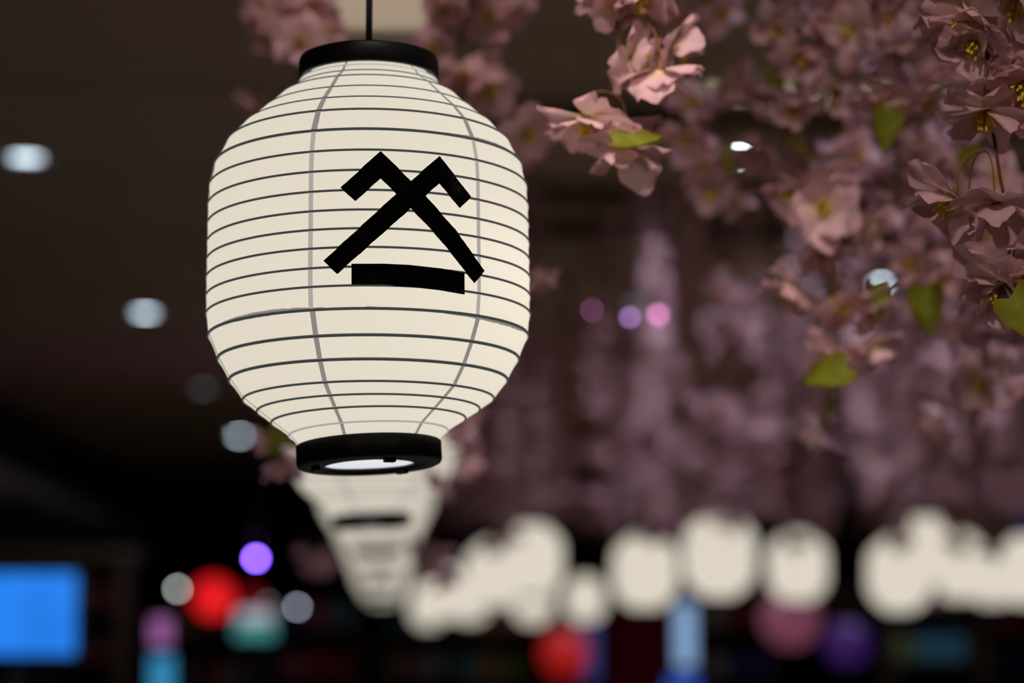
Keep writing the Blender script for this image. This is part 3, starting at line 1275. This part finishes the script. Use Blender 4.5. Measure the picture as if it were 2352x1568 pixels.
traced('sharp pink blossom strand at the picture edge with a large green leaf',
       [(2262, -90), (2264, 0), (2268, 80), (2266, 160), (2272, 230), (2282, 310), (2296, 400), (2312, 480), (2328, 540), (2340, 556)], 2.03,
       [((2250, -40), [((2230, 14), (-.45, .8, .35), 1.15, -0.01), ((2256, 62), (-.45, .8, .4), 1.15, 0.0)]),
        ((2297, 128), [((2262, 232), (-.15, 1, .25), 1.05, -0.01), ((2338, 150), (-.2, .75, .55), 1.1, 0.02), ((2362, 170), (-.35, .8, .45), 1.2, -0.02)]),
        ((2258, 348), [((2198, 428), (-.45, .85, .1), 1.1, 0.0), ((2226, 440), (-.1, .95, .15), 1.1, 0.03), ((2284, 448), (.05, .9, .35), 1.1, -0.02)]),
        ((2342, 552), [((2314, 630), (-.5, .8, .15), 1.15, 0.01), ((2326, 624), (.0, .9, .4), 1.1, 0.02), ((2358, 610), (.2, .95, .2), 1.1, 0.0)]),
        ((2330, -60), [((2340, -20), (-.3, .9, .3), 1.15, 0.03)])],
       seed=3, leaves=[((2322, 684), (.55, .75, .25), (-.2, -.3, 1), 1.25, -0.03)])

traced('nearly sharp pink blossom sprig beside the front lantern with one bright green leaf',
       [(1424, -90), (1419, 0), (1417, 60), (1422, 130), (1414, 175), (1402, 212)], 2.22,
       [((1428, -60), [((1420, -34), (-.3, .9, .2), 1.0, 0.0), ((1455, -30), (.3, .9, .25), 1.0, -0.01)]),
        ((1442, 38), [((1430, 126), (.75, .35, .35), 0.95, 0.0), ((1517, 138), (.05, .95, -.2), 1.1, -0.02), ((1522, 98), (.85, .5, .1), 1.0, 0.02)]),
        ((1398, 212), [((1346, 250), (-.05, .95, .3), 1.1, -0.01), ((1415, 262), (.15, .95, .1), 1.0, 0.03), ((1438, 316), (-.12, .95, .2), 1.15, 0.0)])],
       seed=8, leaves=[((1408, 326), (1, .16, .25), (0, -.75, .75), 0.95, -0.04)])

traced('blurred pink blossom strand with a heart-shaped leaf under its flower cluster',
       [(2024, -90), (2020, 0), (2014, 70), (2022, 100), (2042, 130)], 2.55,
       [((2016, 40), [((1970, 60), (-.7, .5, .5), 1.1, 0.0), ((2050, 90), (.3, .9, .2), 1.0, 0.02), ((1930, 20), (-.4, .8, .4), 1.1, 0.02)]),
        ((2042, 130), [((2010, 200), (-.3, .95, .15), 1.1, 0), ((2040, 205), (.1, .95, .3), 1.1, -0.02), ((2112, 198), (.4, .9, .1), 1.1, 0.01)]),
        ((2000, -60), [((1990, -30), (-.4, .8, .4), 1.1, 0), ((2060, -40), (.5, .8, .3), 1.1, 0.02)])],
       seed=14, leaves=[((2042, 246), (-.15, 1, .1), (0, .1, 1), 1.0, -0.05)])

traced('blurred pink blossom strand with an open flower facing the viewer, yellow centre',
       [(1830, -90), (1828, 60), (1838, 200), (1850, 330), (1858, 420), (1880, 560), (1905, 700), (1915, 760)], 2.62,
       [((1832, 0), [((1800, 50), (-.6, .7, .4), 1.05, 0), ((1870, 60), (.5, .8, .3), 1.05, 0.01), ((1838, 110), (0, .9, .4), 1.05, -.02)]),
        ((1836, 160), [((1900, 190), (.5, .8, .4), 1.1, 0.02), ((1825, 225), (-.2, .8, .3), 1.0, 0.03)]),
        ((1850, 330), [((1885, 400), (.4, .7, .6), 1.1, -.01), ((1822, 425), (-.4, .8, .4), 1.0, 0.02)]),
        ((1862, 430), [((1885, 478), (.05, .25, 1), 1.25, -0.04), ((1975, 510), (.7, .5, .5), 1.1, 0.02), ((1890, 550), (0, .9, .4), 1.1, 0.02)]),
        ((1890, 590), [((1830, 640), (-.55, .85, .1), 1.2, 0), ((1920, 680), (.3, .9, .3), 1.0, -.01), ((1990, 690), (.5, .8, .4), 1.0, 0.02)]),
        ((1915, 750), [((1925, 790), (-.3, .9, .3), 1.1, 0), ((1990, 780), (.4, .9, .2), 1.15, 0.01)])],
       seed=19, leaves=[((1945, 845), (-1, .42, .1), (.1, -.4, .9), 1.15, -0.05), ((2122, 660), (.0, 1, .1), (0, .05, 1), 1.2, 0.0), ((2012, 655), (-.1, 1, .1), (.5, .1, 1), 0.8, 0.0)])

traced('blurred blossom strand left of the front lantern cap with yellow flower centres',
       [(668, -60), (672, 0), (664, 60), (690, 160), (660, 300), (640, 500), (640, 700), (645, 900), (650, 990)], 3.0,
       [((668, 10), [((640, 60), (-.5, .7, .4), 1.0, 0), ((688, 90), (.1, .35, .9), 1.0, -.02), ((728, 70), (.4, .4, .8), 1.0, .02), ((612, 40), (-.7, .6, .3), .9, .02)]),
        ((655, -30), [((630, 0), (-.5, .8, .3), 1.0, 0.03), ((700, -10), (.5, .8, .3), 1.0, 0.0)]),
        ((600, 200), [((592, 225), (-.5, .8, .3), .8, 0.05)]),
        ((650, 980), [((655, 1045), (.2, .9, .3), 1.0, 0), ((632, 1000), (-.5, .8, .3), .8, .02)])],
       level='hi', seed=23, leaves=[((622, 985), (.8, .5, .2), (0, -.4, .9), 0.9, -0.04), ((615, 1030), (.6, .4, .2), (0, -.3, .9), .6, -0.02)])

traced('blurred blossom strand right of the front lantern cap, hanging behind its shoulder',
       [(1075, -60), (1085, 0), (1060, 80), (1070, 180), (1110, 260), (1150, 330), (1190, 500), (1215, 610)], 2.85,
       [((1080, -30), [((1030, 10), (-.5, .7, .5), 1.0, 0), ((1110, 30), (.3, .5, .8), 1.1, .02), ((1165, 10), (.6, .7, .3), 1.0, .03), ((1060, -30), (0, .8, .5), 1.0, 0)]),
        ((1065, 90), [((1005, 108), (-.4, .4, .8), .9, 0.0), ((1090, 110), (.5, .8, .2), 1.0, .03), ((1060, 150), (.1, .9, .3), 1.0, .0)]),
        ((1075, 170), [((1110, 195), (.4, .6, .6), 1.1, 0), ((1070, 210), (-.2, .9, .4), 1.0, .03)]),
        ((1150, 320), [((1195, 300), (.4, .45, .8), 1.2, -.02), ((1180, 335), (.2, .9, .3), 1.0, .02)]),
        ((1215, 600), [((1225, 630), (.5, .8, .3), .8, 0)])],
       level='hi', seed=29)

traced('blurred blossom sprig hanging alone in front of the dark ceiling',
       [(1600, -90), (1590, 0), (1600, 80), (1615, 180), (1640, 280), (1665, 400)], 3.0,
       [((1592, -10), [((1570, 30), (-.5, .8, .3), 1.0, 0), ((1640, 20), (.5, .6, .6), 1.05, 0), ((1610, -20), (.2, .8, .5), 1.0, .02)]),
        ((1610, 130), [((1660, 180), (.6, .7, .4), 1.1, 0), ((1600, 210), (-.4, .8, .3), 1.1, .02)]),
        ((1640, 270), [((1590, 300), (-.5, .8, .4), 1.0, 0), ((1600, 330), (-.2, .7, .5), 1.0, .02), ((1625, 375), (-.1, .8, .6), 1.0, 0)]),
        ((1660, 390), [((1640, 420), (-.3, .9, .4), 1.1, 0), ((1680, 445), (.4, .9, .2), 1.0, .02)])],
       level='hi', seed=31, leaves=[((1655, 345), (.4, .8, .1), (0, 0, 1), 0.8, -.02)])

for k, (px, Zs, yb, sd, lab) in enumerate([
        (1835, 2.95, 400, 41, 'short blurred salmon blossom strand above the open yellow-centred flower'),
        (2110, 2.8, 640, 42, 'blurred blossom strand between the heart-leaf strand and the sharp strand'),
        (2190, 3.0, 980, 43, 'long blurred blossom strand behind the sharp strand, reaching lowest'),
        (1960, 3.1, 1010, 44, 'long blurred blossom strand hanging below the open yellow-centred flower'),
        (2330, 2.75, 930, 45, 'blurred blossom strand at the picture edge behind the large leaf'),
        (1665, 4.4, 930, 46, 'blurred blossom strand reaching down left of the middle leaves')]):
    p = at(px, yb, Zs)
    L = CEIL - p.z
    Rk = random.Random(sd)
    pl = plan_strand(Rk, L, 0.62, max(0, CEIL - 1.5 - (0.262 * Zs + 0.08)) + (0.45 if sd == 46 else 0))
    o = realise(pl, (p.x, p.y, CEIL), 'mid', Rk)
    tag(o, lab, 'blossom strand', 'near blossom strands')

for k, (px, Zs, yb, sd, lab) in enumerate([(742, 5.0, 1330, 61, 'blurred sprig of blossom and leaves left of the lantern row'), (985, 5.3, 1300, 62, 'blurred yellowish sprig right of the lantern row'),
                                           (1112, 3.55, 1060, 63, 'blurred blossom sprig hugging the second lantern')]):
    p = at(px, yb, Zs)
    Rk = random.Random(sd)
    pl = plan_strand(Rk, CEIL - p.z, 0.9, CEIL - p.z - 0.12)
    o = realise(pl, (p.x, p.y, CEIL), 'mid', Rk)
    tag(o, lab, 'blossom strand', 'near blossom strands')

for k, (px, Zs, yb, lab) in enumerate([
        (1455, 8.4, 1262, 'distant blossom strand touching the top of the lantern above the red banner'), (1520, 8.8, 1250, 'distant blossom strand between the lantern above the banner and the large one'),
        (1625, 8.2, 1196, 'distant blossom strand brushing the top of the large blurred lantern'), (1700, 8.6, 1222, 'distant blossom strand over the far shoulder of the large blurred lantern'),
        (1800, 8.8, 1268, 'distant blossom strand covering the lantern above the mauve ball'), (1870, 9.0, 1240, 'distant blossom strand past the lantern above the mauve ball'),
        (2040, 8.6, 1268, 'distant blossom strand in front of the first cluster lantern'), (2100, 8.2, 1232, 'distant blossom strand tipping into the highest cluster lantern'),
        (2160, 8.4, 1262, 'distant blossom strand dipping between two cluster lanterns'), (2235, 8.8, 1258, 'distant blossom strand above the middle cluster lantern'), (2300, 9.0, 1284, 'distant blossom strand above the last cluster lantern'),
        (1125, 8.6, 1275, 'distant blossom strand over the lantern nearer the row'), (1170, 8.8, 1246, 'distant blossom strand at the edge of the brightest tall lantern')]):
    p = at(px, yb, Zs)
    Rk = random.Random(70 + k)
    o = far_strand((p.x, p.y, CEIL), Rk.uniform(0, 6.28), Rk.randrange(7), (CEIL - p.z) / 1.14)
    tag(o, lab, 'blossom strand', 'distant blossom strands')

# ------------------------------------------------------------------ pink bulbs in the blossoms
glow('pink_bulb', (1.0, 0.30, 0.75), 5.0, (0.4, 0.2, 0.3))
glow('lilac_bulb', (0.75, 0.35, 1.0), 5.0, (0.4, 0.2, 0.3))
for i, (px, py, Z, mt, rad, lab) in enumerate([(1447, 728, 5.2, 'lilac_bulb', 0.006, 'small lilac bulb hanging in the blossoms, middle of three'),
                                               (1512, 722, 5.6, 'pink_bulb', 0.009, 'brightest small pink bulb hanging in the blossoms'),
                                               (1360, 712, 6.2, 'pink_bulb', 0.004, 'faint small pink bulb nearest the front lantern')]):
    p = at(px, py, Z)
    r = empty('bulb', p)
    tag(r, lab, 'bulb', 'small pink bulbs')
    mb = MB()
    mb.lathe([(0.0003, -rad)] + [(rad * math.sin(a * PI / 8), -rad * math.cos(a * PI / 8)) for a in range(1, 8)] + [(0.0003, rad)], 12)
    mb.build('glass', mt, r)
    mb = MB()
    mb.lathe([(0.0003, rad * 2.2), (rad * 0.6, rad * 2.2), (rad * 0.7, rad * 0.7), (0.0003, rad * 0.7)], 10)
    mb.build('socket', 'black_plastic', r)
    mb = MB()
    mb.tube([(0, 0, rad * 2), (0.01, 0, 0.3), (0, 0, CEIL - p.z)], 0.0012, 5)
    mb.build('wire', 'black_cord', r)

# ------------------------------------------------------------------ the shop beyond
glow('screen_blue', (0.016, 0.215, 0.85), 1.0, (0.02, 0.02, 0.02), 0.12, 5.0)
r = empty('television', (0, 0, 0))
p = at(55, 1410, 9.0)
r.location = (p.x, p.y, 0)
tag(r, 'blue glowing television screen at the picture edge', 'television')
hz = p.z
mb = MB()
mb.box((-0.29, 0, hz - 0.165), (0.205, 0.05, hz + 0.165))
bevel_obj(mb.build('housing', 'black_plastic', r, smooth=False), 0.008)
mb = MB()
mb.box((-0.275, -0.004, hz - 0.148), (0.188, 0.006, hz + 0.148))
mb.build('screen', 'screen_blue', r, smooth=False)
mb = MB()
mb.tube([(-0.04, 0.04, 0.02), (-0.04, 0.04, hz - 0.1)], 0.025, 12)
mb.build('pole', 'black_plastic', r)
mb = MB()
mb.lathe([(0.0005, 0.0), (0.24, 0.0), (0.24, 0.015), (0.03, 0.03), (0.0005, 0.03)], 32, M=Matrix.Translation((-0.04, 0.04, 0)))
mb.build('stand_base', 'black_plastic', r)


def spot_lamp(px, py, Z, col, strength, rad, name, label, extra=None, cat='lamp'):
    p = at(px, py, Z)
    mname = 'glow_' + label[:14].replace(' ', '_') + str(px)
    glow(mname, col, strength, (0.2, 0.2, 0.2))
    r = empty(name, p)
    tag(r, label, cat)
    mb = MB()
    mb.lathe([(0.0003, -rad * 0.55)] + [(rad * math.sin(a * PI / 10), -rad * 0.55 * math.cos(a * PI / 10)) for a in range(1, 6)], 20,
             M=Matrix.Rotation(-PI / 2, 4, 'X') @ Matrix.Rotation(PI, 4, 'Y') if False else Matrix.Rotation(-PI / 2, 4, 'X'))
    mb.build('lens', mname, r)
    mb = MB()
    mb.lathe([(rad, 0), (rad * 1.25, 0), (rad * 1.25, rad * 2.2), (rad * 0.7, rad * 3), (0.0003, rad * 3)], 20, M=Matrix.Rotation(-PI / 2, 4, 'X'))
    mb.build('housing', 'black_plastic', r)
    mb = MB()
    mb.tube([(0, rad * 1.5, rad), (0, rad * 1.5, CEIL - p.z)], rad * 0.2 + 0.002, 8)
    mb.build('drop_rod', 'black_plastic', r)
    if extra:
        l = bpy.data.lights.new('lamp_light', 'POINT')
        l.energy, l.color = extra
        l.shadow_soft_size = rad
        o = bpy.data.objects.new('lamp_light', l)
        COL.objects.link(o)
        o.parent = r
        o.location = (0, -rad * 2, 0)
    return r


spot_lamp(588, 1282, 14.0, (0.16, 0.08, 1.0), 60, 0.016, 'spotlight', 'violet spotlight dot left of the lantern row', (2.2, (0.50, 0.1, 0.8)), 'spotlight')
spot_lamp(408, 1352, 16.0, (0.85, 0.9, 0.85), 12, 0.014, 'spotlight', 'pale white spotlight dot above the pink sign', None, 'spotlight')
spot_lamp(683, 1394, 16.0, (0.75, 0.8, 1.0), 9, 0.014, 'spotlight', 'greyish white spotlight dot nearest the lantern row', None, 'spotlight')
spot_lamp(615, 1386, 18.0, (0.6, 0.65, 0.8), 1.6, 0.016, 'spotlight', 'faint grey spotlight dot behind the red ball lantern', None, 'spotlight')
spot_lamp(2345, 1200, 15.0, (0.1, 0.15, 1.0), 5, 0.03, 'spotlight', 'deep blue spotlight at the picture edge above the lantern cluster', None, 'spotlight')


def ball_lantern(px, py, Z, rad, col, strength, label, base=None):
    p = at(px, py, Z)
    nm = 'ball_%d' % px
    glow(nm, col, strength, base or tuple(c * 0.5 + 0.02 for c in col), 0.2, 8)
    r = empty('ball_lantern', p - Vector((0, 0, rad)))
    tag(r, label, 'ball lantern', 'coloured paper ball lanterns')
    n = 12
    mb = MB()
    prof = []
    for k in range(n + 1):
        a = 0.25 + (PI - 0.5) * k / n
        prof.append((rad * math.sin(a), rad - rad * math.cos(a)))
        if k < n:
            a2 = 0.25 + (PI - 0.5) * (k + 0.5) / n
            prof.append((rad * 0.975 * math.sin(a2), rad - rad * 0.975 * math.cos(a2)))
    mb.lathe(prof, 32)
    mb.build('shade', nm, r)
    for z in (0.03 * rad, 1.97 * rad):
        mb = MB()
        mb.tube([(rad * 0.25 * math.cos(q * PI / 8), rad * 0.25 * math.sin(q * PI / 8), z) for q in range(16)], rad * 0.04, 6, closed=True)
        mb.build('rim', 'black_plastic', r)
    mb = MB()
    mb.tube([(0, 0, 1.95 * rad), (0, 0, CEIL - p.z + rad)], 0.004, 6)
    mb.build('cord', 'black_cord', r)
    return r


ball_lantern(490, 1372, 15.0, 0.128, (0.85, 0.012, 0.015), 0.95, 'bright red paper ball lantern beside the teal-topped sign')
ball_lantern(578, 1375, 17.0, 0.09, (0.40, 0.005, 0.012), 0.30, 'darker red paper ball lantern tucked behind the bright red one')
ball_lantern(1296, 1500, 15.0, 0.15, (0.55, 0.010, 0.008), 0.50, 'deep red paper ball lantern low beside the blue strip')
ball_lantern(1815, 1420, 15.0, 0.185, (0.24, 0.065, 0.11), 0.55, 'mauve paper ball lantern below the blurred white lantern')
ball_lantern(1945, 1478, 15.0, 0.145, (0.06, 0.012, 0.17), 0.38, 'dark purple paper ball lantern beside the mauve one')


def lightbox(px0, py0, px1, py1, Z, mat, label, name='light_box', depth=0.10, floor=True, cat='sign'):
    a, b = at(px0, py1, Z), at(px1, py0, Z)
    cx = (a.x + b.x) / 2
    r = empty(name, (cx, Z, 0 if floor else a.z))
    zo = 0 if floor else a.z
    tag(r, label, cat)
    hx, z0, z1 = (b.x - a.x) / 2, a.z - zo, b.z - zo
    mb = MB()
    mb.box((-hx, -0.008, z0), (hx, 0.004, z1))
    bevel_obj(mb.build('face', mat, r, smooth=False), 0.003)
    mb = MB()
    mb.box((-hx - 0.012, 0.0, z0 - 0.012), (hx + 0.012, depth, z1 + 0.012))
    bevel_obj(mb.build('case', 'black_plastic', r, smooth=False), 0.006)
    if floor:
        mb = MB()
        mb.box((-hx * 0.6, 0.01, 0), (hx * 0.6, depth, z0))
        mb.build('pedestal', 'black_plastic', r, smooth=False)
    return r


glow('sign_teal', (0.06, 0.34, 0.32), 0.75, (0.1, 0.2, 0.2))
glow('sign_pale', (0.42, 0.45, 0.50), 0.85, (0.4, 0.4, 0.4))
glow('sign_pink', (0.36, 0.12, 0.36), 0.85, (0.2, 0.1, 0.2), 0.2, 10)
glow('sign_cyan', (0.03, 0.24, 0.46), 1.0, (0.1, 0.2, 0.2), 0.15, 4)
glow('tube_blue', (0.24, 0.40, 0.66), 1.0, (0.4, 0.4, 0.5))
glow('sign_navy', (0.03, 0.04, 0.16), 0.7, (0.03, 0.03, 0.1))
glow('sign_magenta', (0.28, 0.02, 0.10), 0.7, (0.15, 0.02, 0.05))
glow('sign_blue', (0.03, 0.10, 0.60), 0.8, (0.03, 0.05, 0.2))
r = lightbox(540, 1432, 632, 1466, 14.5, 'sign_teal', 'small lit sign, pale on top and teal below, beside the red ball')
a, b = at(545, 1430, 14.5), at(628, 1400, 14.5)
mb = MB()
mb.box((a.x - r.location.x, -0.008, a.z), (b.x - r.location.x, 0.02, b.z))
bevel_obj(mb.build('face', 'sign_pale', r, smooth=False), 0.02, 3)
lightbox(348, 1420, 392, 1482, 13.0, 'sign_pink', 'small pink-violet lit sign above the cyan panel')
lightbox(344, 1505, 398, 1640, 12.0, 'sign_cyan', 'upright cyan-blue lit panel at the lower picture edge', floor=True)
lightbox(1553, 1385, 1594, 1530, 14.0, 'tube_blue', 'upright pale blue light strip beside the dark red banner')
lightbox(1338, 1430, 1374, 1560, 15.5, 'sign_navy', 'dim navy blue strip sign beside the red ball lantern')
lightbox(1320, 1440, 1334, 1540, 15.9, 'sign_magenta', 'dim magenta strip sign overlapping the red ball lantern')
lightbox(1535, 1552, 1600, 1640, 13.0, 'sign_blue', 'blue lit sign at the lower picture edge below the pale strip')

# cloth banners
def banner(px0, py0, px1, py1, Z, col, label, seed):
    nm = 'cloth_%d' % px0
    principled(nm, col, 0.8, 0.1, noise=0.2, nscale=12)
    a, b = at(px0, py1, Z), at(px1, py0, Z)
    r = empty('banner', ((a.x + b.x) / 2, Z, a.z))
    tag(r, label, 'banner', 'hanging cloth banners')
    hx, h = (b.x - a.x) / 2, b.z - a.z
    mb = MB()
    n = 24
    vs, fs = [], []
    for i in range(n + 1):
        x = -hx + 2 * hx * i / n
        for j in range(7):
            z = h * j / 6
            vs.append((x, 0.018 * math.sin(i * 0.9 + seed) * (1 - 0.6 * j / 6), z))
    for i in range(n):
        for j in range(6):
            q = i * 7 + j
            fs.append((q, q + 7, q + 8, q + 1))
    mb.add(vs, fs)
    o = mb.build('cloth', nm, r)
    sm = o.modifiers.new('thickness', 'SOLIDIFY')
    sm.thickness = 0.003
    mb = MB()
    mb.tube([(-hx - 0.03, 0, h + 0.01), (hx + 0.03, 0, h + 0.01)], 0.012, 10)
    mb.build('rod', 'dark_wood', r)
    for s in (-1, 1):
        mb = MB()
        mb.tube([(s * hx, 0, h + 0.015), (s * hx, 0, CEIL - a.z)], 0.003, 6)
        mb.build('string', 'black_cord', r)


banner(1405, 1390, 1530, 1600, 14.0, (0.20, 0.004, 0.016), 'dark red cloth banner under the blurred lanterns', 1)
banner(2290, 1375, 2352, 1460, 14.0, (0.10, 0.006, 0.018), 'small dark red cloth banner below the lantern cut by the edge', 2)
banner(1880, 1345, 1990, 1420, 17.0, (0.11, 0.065, 0.02), 'short ochre cloth banner behind the purple paper ball', 3)


# shop shelving with goods
def shelf_unit(px, Z, wdt, top_py, label, seed, tones):
    R = random.Random(seed)
    p = at(px, top_py, Z)
    r = empty('shop_shelf', (p.x, Z, 0))
    tag(r, label, 'shelf', 'dark shop shelves')
    hgt = p.z
    for s in (-1, 1):
        mb = MB()
        mb.box((s * wdt / 2 - 0.02, 0, 0), (s * wdt / 2 + 0.02, 0.38, hgt - 0.025))
        mb.build('side_panel', 'dark_wood', r, smooth=False)
    mb = MB()
    mb.box((-wdt / 2, 0.38, 0), (wdt / 2, 0.4, hgt))
    mb.build('back_panel', 'wall_dark', r, smooth=False)
    z = hgt - 0.02
    lev = []
    while z > 0.1:
        mb = MB()
        mb.box((-wdt / 2 + 0.02, 0, z), (wdt / 2 - 0.02, 0.38, z + 0.02))
        mb.build('shelf_board', 'dark_wood', r, smooth=False)
        lev.append(z + 0.02)
        z -= 0.36
    return r, lev, wdt


GOODS = {}
for nm, c in (('goods_teal', (0.06, 0.22, 0.28)), ('goods_grey', (0.5, 0.48, 0.45)), ('goods_red', (0.35, 0.03, 0.04)), ('goods_green', (0.12, 0.16, 0.05)),
              ('goods_blue', (0.04, 0.06, 0.3)), ('goods_ochre', (0.35, 0.2, 0.05)), ('goods_pink', (0.4, 0.13, 0.2))):
    principled(nm, c, 0.6, 0.3, noise=0.25, nscale=18)
goods = ['goods_teal', 'goods_grey', 'goods_red', 'goods_green', 'goods_blue', 'goods_ochre', 'goods_pink']
gnames = {'goods_teal': 'dark teal', 'goods_grey': 'grey', 'goods_red': 'dark red', 'goods_green': 'olive', 'goods_blue': 'navy', 'goods_ochre': 'ochre', 'goods_pink': 'dusky pink'}
box_me = {}
for nm in goods:
    mb = MB()
    mb.box((-0.07, -0.06, 0), (0.07, 0.06, 0.16))
    mb.box((-0.055, -0.062, 0.02), (0.055, -0.058, 0.12))
    mb.box((-0.06, -0.05, 0.16), (0.06, 0.05, 0.172))
    box_me[nm] = mb.mesh('goods_box', nm, smooth=False)
ORD = ['first', 'second', 'third', 'fourth', 'fifth', 'sixth']
for si, (px, Z, wd, ty, lab, short) in enumerate([
        (2150, 16.0, 0.62, 1392, 'dark shop shelf under the crowded lantern cluster', 'shelf under the lantern cluster'),
        (2318, 17.4, 0.5, 1425, 'dark shop shelf at the picture edge', 'shelf at the picture edge'),
        (1700, 17.5, 0.55, 1440, 'dark shop shelf left of the mauve ball lantern', 'shelf by the mauve ball'),
        (1150, 18.0, 0.7, 1448, 'dark shop shelf below the small blurred lanterns', 'shelf below the small lanterns'),
        (960, 21.5, 0.6, 1456, 'dark shop shelf beyond the end of the lantern row', 'shelf beyond the lantern row'),
        (730, 17.0, 0.55, 1440, 'dark shop shelf left of the lantern row', 'shelf left of the row'),
        (480, 17.5, 0.6, 1462, 'dark shop shelf below the red ball lantern', 'shelf below the red ball'),
        (210, 16.5, 0.42, 1400, 'dark shop shelf beside the television', 'shelf beside the television')]):
    r, lev, wd = shelf_unit(px, Z, wd, ty, lab, si, None)
    R = random.Random(100 + si)
    for li, z in enumerate(lev[:2]):
        x = -wd / 2 + 0.11
        k = 0
        while x < wd / 2 - 0.08:
            nm = goods[R.randrange(7)]
            o = link('goods_box', box_me[nm], None, Matrix.Translation((r.location.x + x, Z + 0.14, z + 0.001)) @ Matrix.Rotation(R.uniform(-.12, .12), 4, 'Z'))
            tag(o, '%s box, %s from left %s the %s' % (gnames[nm], ORD[k], 'on top of' if li == 0 else 'inside', short), 'box', 'boxes of goods on the shop shelves')
            x += 0.17
            k += 1

# wooden gate frame on the left
p = at(302, 1288, 12.5)
r = empty('wooden_gate', (p.x, p.y, 0))
tag(r, 'dark brown wooden gate frame around the television', 'gate')
for x in (-0.04, -1.15):
    mb = MB()
    mb.box((x - 0.04, -0.04, 0), (x + 0.04, 0.04, p.z))
    bevel_obj(mb.build('post', 'dark_wood', r, smooth=False), 0.008)
mb = MB()
mb.box((-1.25, -0.05, p.z), (0.05, 0.05, p.z + 0.06))
bevel_obj(mb.build('lintel', 'dark_wood', r, smooth=False), 0.008)
print('objects', len(bpy.data.objects))
